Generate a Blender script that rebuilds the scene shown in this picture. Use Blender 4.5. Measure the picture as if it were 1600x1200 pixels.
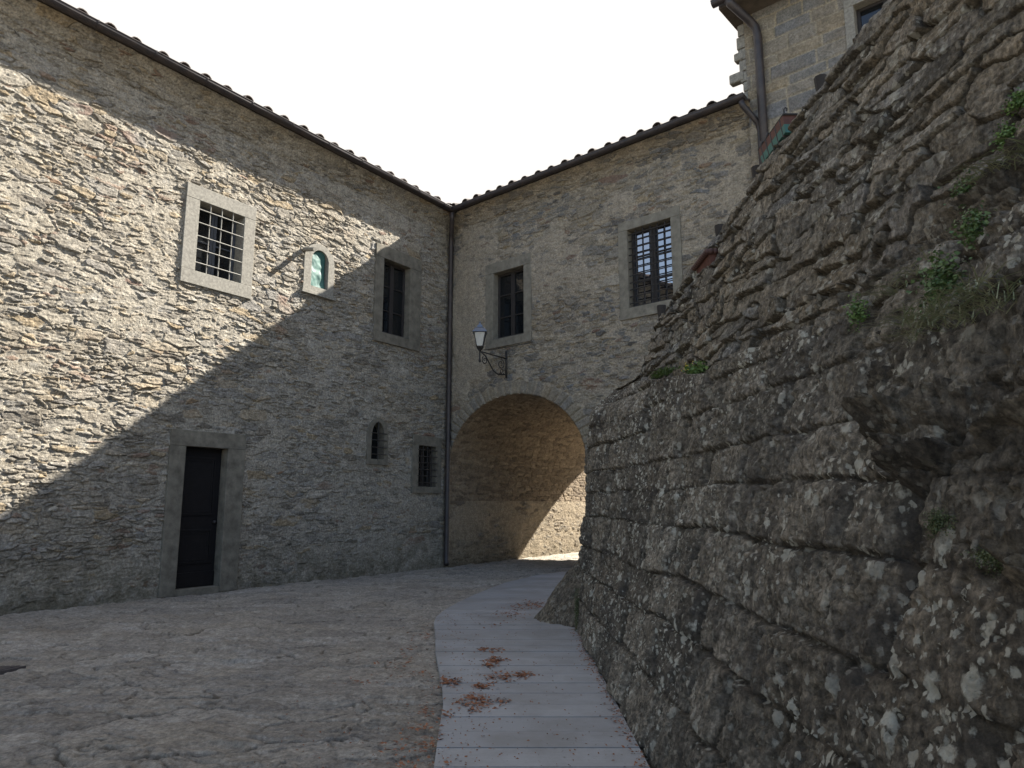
import bpy, bmesh, math
import numpy as np
from mathutils import Vector
R = math.radians
for o in list(bpy.data.objects):
    bpy.data.objects.remove(o)
S = bpy.context.scene
COL = S.collection

# ------------------------------------------------------------------ camera
CAM_H = 1.55
cam_data = bpy.data.cameras.new('camera')
cam_data.sensor_width = 36.0
cam_data.lens = 1110 / 1600 * 36
cam_data.clip_start, cam_data.clip_end = 0.05, 3000
cam = bpy.data.objects.new('camera', cam_data)
COL.objects.link(cam)
cam.location = (0, 0, CAM_H)
cam.rotation_euler = (R(90) + math.atan(187 / 1110), 0, 0)
S.camera = cam

# ------------------------------------------------------------------ sky, sun, exposure
SUN_AZ, SUN_EL = R(59), R(39)
world = bpy.data.worlds.new('World')
S.world = world
world.use_nodes = True
wn = world.node_tree
bg = wn.nodes['Background']
sky = wn.nodes.new('ShaderNodeTexSky')
sky.sky_type = 'NISHITA'
sky.sun_disc = False
sky.sun_elevation = SUN_EL
sky.sun_rotation = SUN_AZ
sky.air_density, sky.dust_density, sky.ozone_density = 1.0, 3.0, 1.0
bg.inputs['Strength'].default_value = 0.10
# added warm-white veil, mostly ahead: whitens the sky and warms its fill light
tc = wn.nodes.new('ShaderNodeTexCoord')
sx = wn.nodes.new('ShaderNodeSeparateXYZ'); wn.links.new(tc.outputs['Generated'], sx.inputs[0])
cn = wn.nodes.new('ShaderNodeTexNoise'); cn.inputs['Scale'].default_value = 1.6; cn.inputs['Detail'].default_value = 5
wn.links.new(tc.outputs['Generated'], cn.inputs['Vector'])
ad = wn.nodes.new('ShaderNodeMath'); ad.operation = 'MULTIPLY_ADD'; ad.inputs[1].default_value = .5
wn.links.new(cn.outputs['Fac'], ad.inputs[0]); wn.links.new(sx.outputs[1], ad.inputs[2])
mr = wn.nodes.new('ShaderNodeMapRange'); mr.interpolation_type = 'SMOOTHSTEP'
mr.inputs[1].default_value = -.36; mr.inputs[2].default_value = .46
wn.links.new(ad.outputs[0], mr.inputs[0])
mx = wn.nodes.new('ShaderNodeMix'); mx.data_type = 'RGBA'
wn.links.new(mr.outputs[0], mx.inputs[0]); wn.links.new(sky.outputs[0], mx.inputs[6])
mx.inputs[7].default_value = (2.5, 2.38, 2.26, 1)
wn.links.new(mx.outputs[2], bg.inputs['Color'])
ld = bpy.data.lights.new('sun', 'SUN')
ld.energy = 5.0
ld.angle = R(0.7)
ld.color = (1.0, 0.94, 0.85)
sun = bpy.data.objects.new('sun', ld)
COL.objects.link(sun)
sdir = Vector((math.sin(SUN_AZ) * math.cos(SUN_EL), math.cos(SUN_AZ) * math.cos(SUN_EL), math.sin(SUN_EL)))
sun.rotation_euler = (-sdir).to_track_quat('-Z', 'Y').to_euler()
sun.location = (20, 12, 25)
S.view_settings.view_transform = 'Standard'
S.view_settings.look = 'None'
S.view_settings.exposure = 2.15
S.view_settings.gamma = 1.0
S.render.engine = 'CYCLES'
S.cycles.use_denoising = True
S.cycles.max_bounces = 8
S.cycles.diffuse_bounces = 5

# ------------------------------------------------------------------ numpy noise
def hsh(ix, iy, seed):
    h = (ix.astype(np.int64) * 374761393 + iy.astype(np.int64) * 668265263 + seed * 974634777) & 0xFFFFFFFF
    h = ((h ^ (h >> 13)) * 1274126177) & 0xFFFFFFFF
    h = ((h ^ (h >> 16)) * 2246822519) & 0xFFFFFFFF
    h = h ^ (h >> 15)
    return (h & 0xFFFFFF) / float(0x1000000)

def vnoise(x, y, seed):
    ix, iy = np.floor(x), np.floor(y)
    fx, fy = x - ix, y - iy
    fx = fx * fx * fx * (fx * (fx * 6 - 15) + 10)
    fy = fy * fy * fy * (fy * (fy * 6 - 15) + 10)
    a = hsh(ix, iy, seed); b = hsh(ix + 1, iy, seed)
    c = hsh(ix, iy + 1, seed); d = hsh(ix + 1, iy + 1, seed)
    return (a + (b - a) * fx) * (1 - fy) + (c + (d - c) * fx) * fy

def fbm(x, y, seed, octv=4, gain=0.5):
    t, amp, tot = 0, 1.0, 0
    for k in range(octv):
        t = t + amp * vnoise(x + 17.3 * k, y - 9.1 * k, seed + k)
        tot += amp
        amp *= gain; x = x * 2.03; y = y * 2.03
    return t / tot

def sstep(a, b, x):
    t = np.clip((x - a) / (b - a), 0, 1)
    return t * t * (3 - 2 * t)

def rubble(U, V, cw, ch, seed, jit=0.75, p=3.0):
    """irregular courses of stones: edge distance, stone id, local offset"""
    x, y = U / cw, V / ch
    row = np.floor(y)
    f1 = np.full(U.shape, 9.0); f2 = np.full(U.shape, 9.0)
    ida = np.zeros(U.shape); lx = np.zeros(U.shape); ly = np.zeros(U.shape)
    for j in (-1, 0, 1):
        rr = row + j
        sh = hsh(rr, rr * 0 + 7, seed) * 3.0
        xs = x - sh
        i0 = np.floor(xs)
        for i in (-1, 0, 1):
            ii = i0 + i
            sx = ii + .5 + jit * (hsh(ii, rr, seed + 1) - .5)
            sy = rr + .5 + jit * .8 * (hsh(ii, rr, seed + 2) - .5)
            dx, dy = xs - sx, y - sy
            w = 0.8 + 0.4 * hsh(ii, rr, seed + 5)
            d = (np.abs(dx) ** p + np.abs(dy) ** p) ** (1 / p) * w
            idv = hsh(ii, rr, seed + 3)
            closer = d < f1
            f2 = np.where(closer, f1, np.minimum(f2, d))
            ida = np.where(closer, idv, ida)
            lx = np.where(closer, dx, lx); ly = np.where(closer, dy, ly)
            f1 = np.where(closer, d, f1)
    return f2 - f1, ida, lx, ly

def facets(U, V, cw, ch, seed):
    e, i, lx, ly = rubble(U, V, cw, ch, seed, .9, 2.0)
    return (rnd(i, 1) - .5) * .6 + (rnd(i, 2) - .5) * 1.3 * lx + (rnd(i, 3) - .5) * 1.6 * ly

def rnd(idv, k):
    return np.modf(np.abs(np.sin(idv * 917.37 + k * 12.9898) * 43758.5453))[0]

def coursed(U, V, rows, wmin, wmax, seed, rad=0.04):
    rg = np.random.RandomState(seed)
    lo, hi = U.min() - 2, U.max() + 2
    rows = np.asarray(rows)
    r = np.clip(np.searchsorted(rows, V) - 1, 0, len(rows) - 2)
    e = np.zeros(U.shape); ida = np.zeros(U.shape); lx = np.zeros(U.shape); ly = np.zeros(U.shape); eu = np.zeros(U.shape)
    for k in range(len(rows) - 1):
        ed = lo + np.cumsum(rg.uniform(wmin, wmax, int((hi - lo) / wmin) + 4)) - rg.uniform(0, wmax)
        m = r == k
        if not m.any(): continue
        u, v = U[m], V[m]
        i = np.clip(np.searchsorted(ed, u), 1, len(ed) - 1)
        a, b = ed[i - 1], ed[i]
        du = np.minimum(u - a, b - u); dv = np.minimum(v - rows[k], rows[k + 1] - v)
        ee = np.minimum(du, dv)
        cr = (du < rad) & (dv < rad)
        ee = np.where(cr, rad - np.sqrt((rad - du) ** 2 + (rad - dv) ** 2), ee)
        e[m] = ee; eu[m] = du; ida[m] = hsh(i, i * 0 + k, seed + 11)
        lx[m] = (u - (a + b) / 2) / (b - a); ly[m] = (v - (rows[k] + rows[k + 1]) / 2) / (rows[k + 1] - rows[k])
    coursed.eu = eu
    return e, ida, lx, ly

# ------------------------------------------------------------------ scene helpers
def tag(o, label=None, cat=None, group=None, kind=None):
    if label: o['label'] = label
    if cat: o['category'] = cat
    if group: o['group'] = group
    if kind: o['kind'] = kind
    return o

BASE = {}
def thing(name, loc, label, cat, group=None):
    o = bpy.data.objects.new(name, None)
    COL.objects.link(o)
    o.location = loc
    o.empty_display_size = 0.2
    BASE[o.name] = Vector(loc)
    return tag(o, label, cat, group)

def base_of(o):
    while o.parent: o = o.parent
    return np.array(BASE.get(o.name, Vector((0, 0, 0))))

def link(name, me, mat, parent=None, loc=None):
    o = bpy.data.objects.new(name, me)
    COL.objects.link(o)
    if mat: me.materials.append(mat)
    if parent: o.parent = parent
    elif loc is not None:
        o.location = loc
        BASE[o.name] = Vector(loc)
    return o

def grid(name, P, mat, parent=None, loc=None, keep=None, attr=None, kind=None, flip=False):
    """P: (nu,nv,3) world points -> one mesh object"""
    nu, nv = P.shape[:2]
    org = base_of(parent) if parent else np.array(loc if loc is not None else (0, 0, 0))
    co = (P.reshape(-1, 3) - org).astype(np.float32)
    idx = np.arange(nu * nv).reshape(nu, nv)
    q = np.stack([idx[:-1, :-1], idx[1:, :-1], idx[1:, 1:], idx[:-1, 1:]], -1)
    if flip: q = q[..., ::-1]
    q = q.reshape(-1, 4)
    if keep is not None: q = q[keep.reshape(-1)]
    used = np.zeros(len(co), bool); used[q.reshape(-1)] = True
    remap = np.cumsum(used) - 1
    q = remap[q].astype(np.int32); co = co[used]
    me = bpy.data.meshes.new(name)
    me.vertices.add(len(co)); me.vertices.foreach_set('co', co.reshape(-1))
    me.loops.add(len(q) * 4); me.loops.foreach_set('vertex_index', q.reshape(-1))
    me.polygons.add(len(q))
    me.polygons.foreach_set('loop_start', np.arange(0, len(q) * 4, 4, dtype=np.int32))
    me.polygons.foreach_set('use_smooth', np.ones(len(q), bool))
    me.update(calc_edges=True)
    if attr is not None:
        a = me.attributes.new('sd', 'FLOAT_COLOR', 'POINT')
        a.data.foreach_set('color', attr.reshape(-1, 4)[used].astype(np.float32).reshape(-1))
    o = link(name, me, mat, parent, loc)
    if kind: o['kind'] = kind
    return o

class MB:
    def __init__(s): s.v, s.f, s.c = [], [], []
    def add(s, vs, fs, c=None):
        b = len(s.v); s.v += [tuple(v) for v in vs]; s.f += [tuple(b + i for i in f) for f in fs]
    def box(s, W, a0, a1, m0, m1, z0, z1):
        vs = [W(a, m, z) for z in (z0, z1) for m in (m0, m1) for a in (a0, a1)]
        s.add(vs, [(0, 1, 3, 2), (4, 6, 7, 5), (0, 4, 5, 1), (2, 3, 7, 6), (0, 2, 6, 4), (1, 5, 7, 3)])
    def tube(s, pts, r, seg=8, closed=False, caps=True):
        pts = [np.array(p, float) for p in pts]
        n = len(pts); rs = r if hasattr(r, '__len__') else [r] * n
        b = len(s.v); ref = None
        for i, p in enumerate(pts):
            t = pts[min(i + 1, n - 1)] - pts[max(i - 1, 0)]
            t = t / (np.linalg.norm(t) + 1e-9)
            if ref is None:
                ref = np.array([0, 0, 1.]) if abs(t[2]) < .9 else np.array([1., 0, 0])
            x = np.cross(t, ref); x /= np.linalg.norm(x) + 1e-9
            y = np.cross(x, t); ref = y
            for k in range(seg):
                an = 2 * math.pi * k / seg
                s.v.append(tuple(p + rs[i] * (math.cos(an) * x + math.sin(an) * y)))
        for i in range(n - 1):
            for k in range(seg):
                k2 = (k + 1) % seg
                s.f.append((b + i * seg + k, b + i * seg + k2, b + (i + 1) * seg + k2, b + (i + 1) * seg + k))
        if caps:
            s.f.append(tuple(b + k for k in range(seg - 1, -1, -1)))
            s.f.append(tuple(b + (n - 1) * seg + k for k in range(seg)))
    def lathe(s, c, prof, seg=12, twist=0):
        b = len(s.v)
        for r, z in prof:
            for k in range(seg):
                an = 2 * math.pi * k / seg + twist
                s.v.append((c[0] + r * math.cos(an), c[1] + r * math.sin(an), c[2] + z))
        for i in range(len(prof) - 1):
            for k in range(seg):
                k2 = (k + 1) % seg
                s.f.append((b + i * seg + k, b + i * seg + k2, b + (i + 1) * seg + k2, b + (i + 1) * seg + k))
        s.f.append(tuple(b + k for k in range(seg - 1, -1, -1)))
        s.f.append(tuple(b + (len(prof) - 1) * seg + k for k in range(seg)))
    def prism(s, W, pts, m0, m1):
        n = len(pts)
        vs = [W(a, m0, z) for a, z in pts] + [W(a, m1, z) for a, z in pts]
        s.add(vs, [tuple(range(n)), tuple(range(2 * n - 1, n - 1, -1))] + [(i, (i + 1) % n, n + (i + 1) % n, n + i) for i in range(n)])
    def ringprism(s, W, po, pi, m0, m1):
        """closed strip between outer outline po and inner outline pi (same count)"""
        n = len(po); vs = []
        for pts in (po, pi):
            for m in (m0, m1): vs += [W(a, m, z) for a, z in pts]
        O0, O1, I0, I1 = 0, n, 2 * n, 3 * n; fs = []
        for i in range(n):
            j = (i + 1) % n
            fs += [(O1 + i, O1 + j, I1 + j, I1 + i), (O0 + i, I0 + i, I0 + j, O0 + j),
                   (O0 + i, O0 + j, O1 + j, O1 + i), (I0 + i, I1 + i, I1 + j, I0 + j)]
        s.add(vs, fs)
    def build(s, name, mat, parent=None, loc=None, bevel=0, smooth=False, recalc=True):
        org = base_of(parent) if parent else np.array(loc if loc is not None else (0, 0, 0))
        me = bpy.data.meshes.new(name)
        me.from_pydata([tuple(np.array(v) - org) for v in s.v], [], s.f)
        if recalc:
            bm = bmesh.new(); bm.from_mesh(me)
            bmesh.ops.recalc_face_normals(bm, faces=bm.faces)
            bm.to_mesh(me); bm.free()
        if smooth:
            for p in me.polygons: p.use_smooth = True
        me.update()
        o = link(name, me, mat, parent, loc)
        if bevel:
            md = o.modifiers.new('bevel', 'BEVEL'); md.width = bevel; md.segments = 2; md.limit_method = 'ANGLE'
        return o

# ------------------------------------------------------------------ materials
def nmat(name):
    m = bpy.data.materials.new(name); m.use_nodes = True
    nt = m.node_tree
    return m, nt, nt.nodes['Principled BSDF']

def N(nt, typ, **kw):
    n = nt.nodes.new(typ)
    for k, v in kw.items():
        if k in n.inputs: n.inputs[k].default_value = v
        else: setattr(n, k, v)
    return n

def ramp(nt, fac, stops, interp='LINEAR'):
    r = nt.nodes.new('ShaderNodeValToRGB'); r.color_ramp.interpolation = interp
    el = r.color_ramp.elements
    while len(el) < len(stops): el.new(0.5)
    for e, (p, c) in zip(el, stops):
        e.position = p
        e.color = (*c, 1) if hasattr(c, '__len__') else (c, c, c, 1)
    nt.links.new(fac, r.inputs[0])
    return r.outputs[0]

def mix(nt, fac, a, b, mode='MIX'):
    m = nt.nodes.new('ShaderNodeMix'); m.data_type = 'RGBA'; m.blend_type = mode; m.clamp_factor = True
    for v, i in ((fac, 0), (a, 6), (b, 7)):
        if hasattr(v, 'is_output'): nt.links.new(v, m.inputs[i])
        elif i == 0: m.inputs[0].default_value = v
        else: m.inputs[i].default_value = (*v, 1) if hasattr(v, '__len__') else (v, v, v, 1)
    return m.outputs[2]

def noise(nt, co, scale, detail=4, rough=.6, dist=0):
    n = N(nt, 'ShaderNodeTexNoise', Scale=scale, Detail=detail, Roughness=rough, Distortion=dist)
    nt.links.new(co, n.inputs['Vector'])
    return n.outputs['Fac']

def bump(nt, h, strength, dist, prev=None):
    b = N(nt, 'ShaderNodeBump', Strength=strength, Distance=dist)
    nt.links.new(h, b.inputs['Height'])
    if prev: nt.links.new(prev, b.inputs['Normal'])
    return b.outputs[0]

def stone_mat(name, stops, mortar, red=(.17, .095, .065), lichen=0.0, tint=(.36, .28, .17), tintamt=.5,
              grain=(18, 70), bstr=.55, bdist=.012, rough=.92, var=.35, moss=0.0, spotscale=1.0, stain=0.0, mott=.25, bloom=0.0):
    m, nt, b = nmat(name)
    L = nt.links
    geo = nt.nodes.new('ShaderNodeNewGeometry')
    co = geo.outputs['Position']
    at = N(nt, 'ShaderNodeAttribute', attribute_name='sd')
    sp = nt.nodes.new('ShaderNodeSeparateColor'); L.new(at.outputs['Color'], sp.inputs[0])
    c = ramp(nt, sp.outputs[0], stops)
    big = noise(nt, co, .7, 3)
    c = mix(nt, ramp(nt, big, [(.45, 0), (.7, tintamt)]), c, tint)
    mid = noise(nt, co, 7, 5, .65)
    c = mix(nt, 1.0, c, ramp(nt, mid, [(.25, 1 - var), (.75, 1 + var)]), 'MULTIPLY')
    c = mix(nt, sp.outputs[2], c, red)
    mo = mix(nt, ramp(nt, mid, [(.35, 0), (.65, 1)]), tuple(v * .8 for v in mortar), tuple(v * 1.15 for v in mortar))
    c = mix(nt, sp.outputs[1], c, mo)
    fine = noise(nt, co, grain[1], 5, .7)
    c = mix(nt, 1.0, c, ramp(nt, noise(nt, co, 27, 4, .7), [(.32, 1 - mott), (.68, 1 + mott)]), 'MULTIPLY')
    c = mix(nt, 1.0, c, ramp(nt, fine, [(.2, .72), (.8, 1.25)]), 'MULTIPLY')
    if bloom:
        c = mix(nt, ramp(nt, noise(nt, co, 3.4, 7, .72), [(.57, 0), (.68, bloom)]), c, (.34, .335, .32))
    if stain:
        # streaks and blotches of dark crust with their own outline
        vm = N(nt, 'ShaderNodeMapping'); vm.inputs['Scale'].default_value = (1, 1, .3); L.new(co, vm.inputs[0])
        c = mix(nt, 1.0, c, ramp(nt, noise(nt, vm.outputs[0], 38, 4, .65), [(.36, .58), (.64, 1.42)]), 'MULTIPLY')
        st = noise(nt, co, 2.6, 6, .7, .6)
        c = mix(nt, ramp(nt, st, [(.5, 0), (.62, stain)]), c, (.045, .04, .036))
    if lichen:
        mask = noise(nt, co, 1.5, 4, .6)
        mk = ramp(nt, mask, [(.34, 0), (.56, 1)])
        lm = N(nt, 'ShaderNodeMapping'); lm.inputs['Scale'].default_value = (1, 1, .7); L.new(co, lm.inputs[0])
        def spots(scale, lo, size, wob, seed_off):
            v = N(nt, 'ShaderNodeTexVoronoi', Scale=scale); L.new(lm.outputs[0], v.inputs['Vector'])
            sr = nt.nodes.new('ShaderNodeSeparateColor'); L.new(v.outputs['Color'], sr.inputs[0])
            nz = noise(nt, lm.outputs[0], scale * 2.3, 4, .6)
            t1 = N(nt, 'ShaderNodeMath', operation='MULTIPLY_ADD'); L.new(sr.outputs[0], t1.inputs[0]); t1.inputs[1].default_value = size; t1.inputs[2].default_value = lo
            t2 = N(nt, 'ShaderNodeMath', operation='MULTIPLY_ADD'); L.new(nz, t2.inputs[0]); t2.inputs[1].default_value = wob; L.new(t1.outputs[0], t2.inputs[2])
            t3 = N(nt, 'ShaderNodeMath', operation='SUBTRACT'); L.new(t2.outputs[0], t3.inputs[0]); L.new(v.outputs['Distance'], t3.inputs[1])
            return ramp(nt, t3.outputs[0], [(-.02, 0), (.16, 1)])
        s1 = spots(15 * spotscale, -1.04, 1.2, .85, 0)
        s2 = spots(38 * spotscale, -.73, .95, .8, 3)
        s = mix(nt, 1.0, s1, mix(nt, 1.0, s2, mk, 'MULTIPLY'), 'ADD')
        s = mix(nt, 1.0, s, ramp(nt, mask, [(.3, .15), (.6, 1)]), 'MULTIPLY')
        s = mix(nt, 1.0, s, (lichen, lichen, lichen), 'MULTIPLY')
        lc = mix(nt, noise(nt, co, 5, 2), (.52, .51, .46), (.30, .295, .25))
        c = mix(nt, s, c, lc)
    if moss:
        z = nt.nodes.new('ShaderNodeSeparateXYZ'); L.new(co, z.inputs[0])
        mr = N(nt, 'ShaderNodeMapRange'); mr.inputs[1].default_value = .05; mr.inputs[2].default_value = 1.1
        mr.inputs[3].default_value = 1; mr.inputs[4].default_value = 0
        L.new(z.outputs[2], mr.inputs[0])
        mm = mix(nt, 1.0, mr.outputs[0], ramp(nt, noise(nt, co, 4, 5, .7), [(.35, 0), (.6, moss)]), 'MULTIPLY')
        c = mix(nt, mm, c, (.055, .049, .027))
    c = mix(nt, 1.0, c, (1.0, .97, .91), 'MULTIPLY')      # warm tint put into the stone colour, offsets bluish skylight in shade
    L.new(c, b.inputs['Base Color'])
    b.inputs['Roughness'].default_value = rough
    b.inputs['Specular IOR Level'].default_value = .25
    n1 = bump(nt, noise(nt, co, grain[0], 6, .68), bstr, bdist * 2.2)
    n2 = bump(nt, fine, bstr, bdist, n1)
    L.new(n2, b.inputs['Normal'])
    return m

def plain(name, col, rough=.6, metal=0, var=.25, scale=14, bstr=.15, bdist=.004, spec=.4, col2=None):
    m, nt, b = nmat(name)
    geo = nt.nodes.new('ShaderNodeNewGeometry'); co = geo.outputs['Position']
    n = noise(nt, co, scale, 5, .65)
    if col2: c = mix(nt, ramp(nt, n, [(.42, 0), (.6, 1)]), col, col2)
    else: c = mix(nt, 1.0, col, ramp(nt, n, [(.25, 1 - var), (.75, 1 + var)]), 'MULTIPLY')
    nt.links.new(c, b.inputs['Base Color'])
    b.inputs['Roughness'].default_value = rough; b.inputs['Metallic'].default_value = metal
    b.inputs['Specular IOR Level'].default_value = spec
    nt.links.new(bump(nt, noise(nt, co, scale * 5, 4, .6), bstr, bdist), b.inputs['Normal'])
    return m

M_HOUSE = stone_mat('house_rubble', [(0, (.13, .12, .107)), (.2, (.205, .19, .165)), (.45, (.26, .24, .205)), (.62, (.18, .174, .166)), (.8, (.27, .253, .222)), (.9, (.225, .18, .12)), (1, (.31, .294, .262))],
                    (.275, .256, .22), tint=(.215, .175, .12), tintamt=.3, moss=.7, var=.36, mott=.45, bloom=.55, bstr=.9, bdist=.014, grain=(22, 80))
M_GATE = stone_mat('gatehouse_rubble', [(0, (.10, .097, .095)), (.25, (.175, .165, .15)), (.45, (.22, .193, .15)), (.65, (.125, .13, .14)), (.85, (.235, .20, .145)), (1, (.27, .248, .212))],
                   (.285, .25, .20), tint=(.235, .185, .125), tintamt=.4, var=.3, mott=.35, moss=.5, bstr=.9, bdist=.014, grain=(22, 80))
M_VAULT = stone_mat('vault_brick', [(0, (.095, .075, .055)), (.5, (.155, .122, .088)), (1, (.215, .175, .128))],
                    (.22, .182, .135), tint=(.195, .155, .108), tintamt=.5, var=.35, mott=.35, bstr=.9)
M_PASS = stone_mat('passage_rubble', [(0, (.12, .10, .08)), (.4, (.18, .152, .115)), (.7, (.15, .14, .125)), (1, (.23, .195, .145))],
                   (.25, .21, .155), tint=(.21, .165, .11), tintamt=.5, var=.35, mott=.35, moss=.5, bstr=.9, bdist=.014, grain=(22, 80))
M_TOWER = stone_mat('tower_ashlar', [(0, (.13, .131, .135)), (.35, (.175, .17, .16)), (.6, (.22, .187, .138)), (.8, (.15, .153, .16)), (1, (.235, .205, .155))],
                    (.27, .24, .185), tint=(.22, .175, .12), tintamt=.45, var=.3, mott=.35, bstr=.9)
M_RET = stone_mat('retaining_blocks', [(0, (.09, .081, .068)), (.5, (.14, .124, .102)), (1, (.19, .168, .138))],
                  (.05, .041, .03), lichen=.9, tint=(.095, .072, .048), tintamt=.5, var=.5, grain=(34, 120), bdist=.012, bstr=1.0, stain=.65, mott=.6)
M_STAIR = stone_mat('stair_wall_rubble', [(0, (.085, .078, .067)), (.35, (.138, .124, .104)), (.65, (.175, .151, .12)), (.85, (.115, .112, .11)), (1, (.215, .197, .168))],
                    (.05, .041, .029), lichen=.5, tint=(.185, .14, .085), tintamt=.45, var=.45, grain=(24, 90), bdist=.012, bstr=1.0, spotscale=.8, stain=.45, mott=.5)
M_ROCK = stone_mat('bedrock', [(0, (.055, .048, .04)), (.5, (.10, .087, .07)), (1, (.16, .138, .11))],
                   (.085, .07, .052), lichen=.35, tint=(.105, .08, .05), tintamt=.6, var=.5, mott=.55, grain=(20, 90), bdist=.016, bstr=1.0, stain=.5)
M_PAVE = stone_mat('paving_stone', [(0, (.245, .226, .204)), (.4, (.30, .278, .25)), (.7, (.325, .298, .262)), (1, (.36, .337, .308))],
                   (.11, .093, .07), tint=(.30, .26, .205), tintamt=.5, var=.32, mott=.35, grain=(20, 100), bdist=.018, bstr=1.0)
M_DRESS = plain('dressed_grey_stone', (.19, .179, .153), .9, var=.42, scale=22, bstr=.5, bdist=.006, spec=.2)
M_DRESS2 = plain('dressed_brown_stone', (.16, .145, .115), .9, var=.36, scale=7, bstr=.5, bdist=.006, spec=.2)
M_DRESS3 = plain('dark_dressed_stone', (.13, .117, .092), .9, var=.45, scale=6, bstr=.5, bdist=.008, spec=.2)
M_IRON = plain('wrought_iron', (.03, .027, .025), .6, .3, .3, 30)
M_BAR = plain('window_bar_iron', (.21, .20, .175), .6, .1, .3, 30)
M_COPPER = plain('dark_copper', (.026, .022, .023), .5, .1, .35, 6, col2=(.042, .033, .03))
M_TILE = plain('roof_tile', (.055, .042, .036), .9, 0, .4, 8, .4, .01)
M_SOFFIT = plain('eave_slabs', (.085, .068, .052), .9, 0, .5, 4, .8, .02)
M_DOOR = plain('dark_door_wood', (.009, .008, .008), .6, 0, .3, 12, .2, .003, .15)
M_CASE = plain('casement_wood', (.022, .018, .016), .6, 0, .3, 15, .2, .003)
M_CASEG = plain('casement_grey', (.04, .044, .052), .6, 0, .25, 15, .2, .003)
M_DARK = plain('inner_masonry', (.12, .11, .10), .95)
M_PLANK = None

def glass_mat(name, col, ior, rough=.02):
    m, nt, b = nmat(name)
    b.inputs['Base Color'].default_value = (*col, 1); b.inputs['Roughness'].default_value = rough
    b.inputs['IOR'].default_value = ior
    geo = nt.nodes.new('ShaderNodeNewGeometry')
    nt.links.new(bump(nt, noise(nt, geo.outputs['Position'], 2.2, 1), .12, .01), b.inputs['Normal'])
    return m
M_GLASS = glass_mat('window_glass', (.008, .009, .01), 1.5)
M_GLASS2 = glass_mat('mirror_glass', (.01, .012, .016), 3.2)

def sd(idv, mortar, red=None):
    a = np.zeros(idv.shape + (4,))
    a[..., 0] = idv; a[..., 1] = mortar; a[..., 2] = 0 if red is None else red; a[..., 3] = 1
    return a

# ------------------------------------------------------------------ frames of the two house walls
CORNER = np.array([-1.652, 18.316, 0.0])
aL, aF = R(35), R(-48.5)
uL = -np.array([math.sin(aL), math.cos(aL), 0]); nL = np.array([math.cos(aL), -math.sin(aL), 0])
uF = -np.array([math.sin(aF), math.cos(aF), 0]); nF = -np.array([math.cos(aF), -math.sin(aF), 0])
UZ = np.array([0, 0, 1.0])
def LW(a, m, z): return CORNER + uL * a + nL * m + UZ * z
def FW(a, m, z): return CORNER + uF * a + nF * m + UZ * z
def WG(W, A, Mm, Z):
    o = W(0, 0, 0); ua = W(1, 0, 0) - o; um = W(0, 1, 0) - o
    return o + A[..., None] * ua + Mm[..., None] * um + Z[..., None] * UZ

def rubble_height(U, V, seed, depth=.06, big=(.30, .095), small=(.18, .052), fill=.30, plaster=None, redness=.988):
    wU = U + .16 * (fbm(U * 1.1, V * 1.6, seed, 3) - .5) + .05 * (fbm(U * 8, V * 12, seed + 3, 3) - .5)
    wV = V + .18 * (fbm(U * .9 + 5, V * 1.1, seed + 7, 3) - .5) + .050 * (fbm(U * 6 + 3, V * 12, seed + 9, 3) - .5)
    ea, ia, xa, ya = rubble(wU, wV, *big, seed + 20, .9, 2.6)
    eb, ib, xb, yb = rubble(wU + 3.3, wV + 1.7, *small, seed + 40, .9, 2.6)
    k = fbm(U * .9, V * 2.2, seed + 60, 4)
    useA = k > .50
    e = np.where(useA, ea, eb); i = np.where(useA, ia, ib); lx = np.where(useA, xa, xb); ly = np.where(useA, ya, yb)
    e = np.minimum(e, np.abs(k - .50) * 9)
    # scattered bigger blocks
    ec, ic, xc, yc_ = rubble(wU * .9 + 7, wV + 4, big[0] * 1.5, big[1] * 1.75, seed + 45, .85, 3.2)
    kc = (rnd(ic, 9) > .80) & (ec > .02)
    e = np.where(kc, ec * 1.3, e); i = np.where(kc, ic, i); lx = np.where(kc, xc, lx); ly = np.where(kc, yc_, ly)
    r1, r2, r3 = rnd(i, 1), rnd(i, 2), rnd(i, 3)
    dome = sstep(.02, .16, e + .12 * (fbm(U * 16, V * 26, seed + 80, 3) - .5))
    h = dome * (.25 + .70 * r1 ** 1.5) + dome * ((r2 - .5) * .8 * lx + (r3 - .55) * 1.0 * ly)
    h = h + .30 * facets(wU * 1.0, wV, .13, .045, seed + 85) * dome + .42 * (fbm(U * 7, V * 20, seed + 90, 5, .62) - .5) * 1.35
    f = fill + 1.0 * (fbm(U * 1.5, V * 2.0, seed + 100, 4) - .5) + .55 * (fbm(U * 9, V * 22, seed + 105, 4, .6) - .5)
    if plaster is not None: f = f + plaster
    mort = sstep(-.10, .12, f - h)
    hh = np.maximum(h, f + .22 * (fbm(U * 20, V * 30, seed + 110, 3) - .5))
    hh = np.clip(hh, -.1, 1.3)
    red = ((rnd(i, 5) > redness) & (dome > .5)) * .55 * (1 - mort)
    return hh * depth, i, mort * .85, red

def holes(U, V, rects, pad=.03):
    """face mask: True where the wall stays"""
    uc = (U[:-1, :-1] + U[1:, 1:]) / 2; vc = (V[:-1, :-1] + V[1:, 1:]) / 2
    k = np.ones(uc.shape, bool)
    for a0, a1, z0, z1 in rects:
        k &= ~((uc > a0 + pad) & (uc < a1 - pad) & (vc > z0 + pad) & (vc < z1 - pad))
    return k, uc, vc

# ================================================================== GROUND
gp = MB()
gp.add([(-400, -400, -.06), (400, -400, -.06), (400, 400, -.06), (-400, 400, -.06)], [(0, 1, 2, 3)])
g = gp.build('ground', plain('packed_earth', (.28, .26, .22), .95, 0, .2, 3, .4, .01)); g['kind'] = 'structure'

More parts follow.
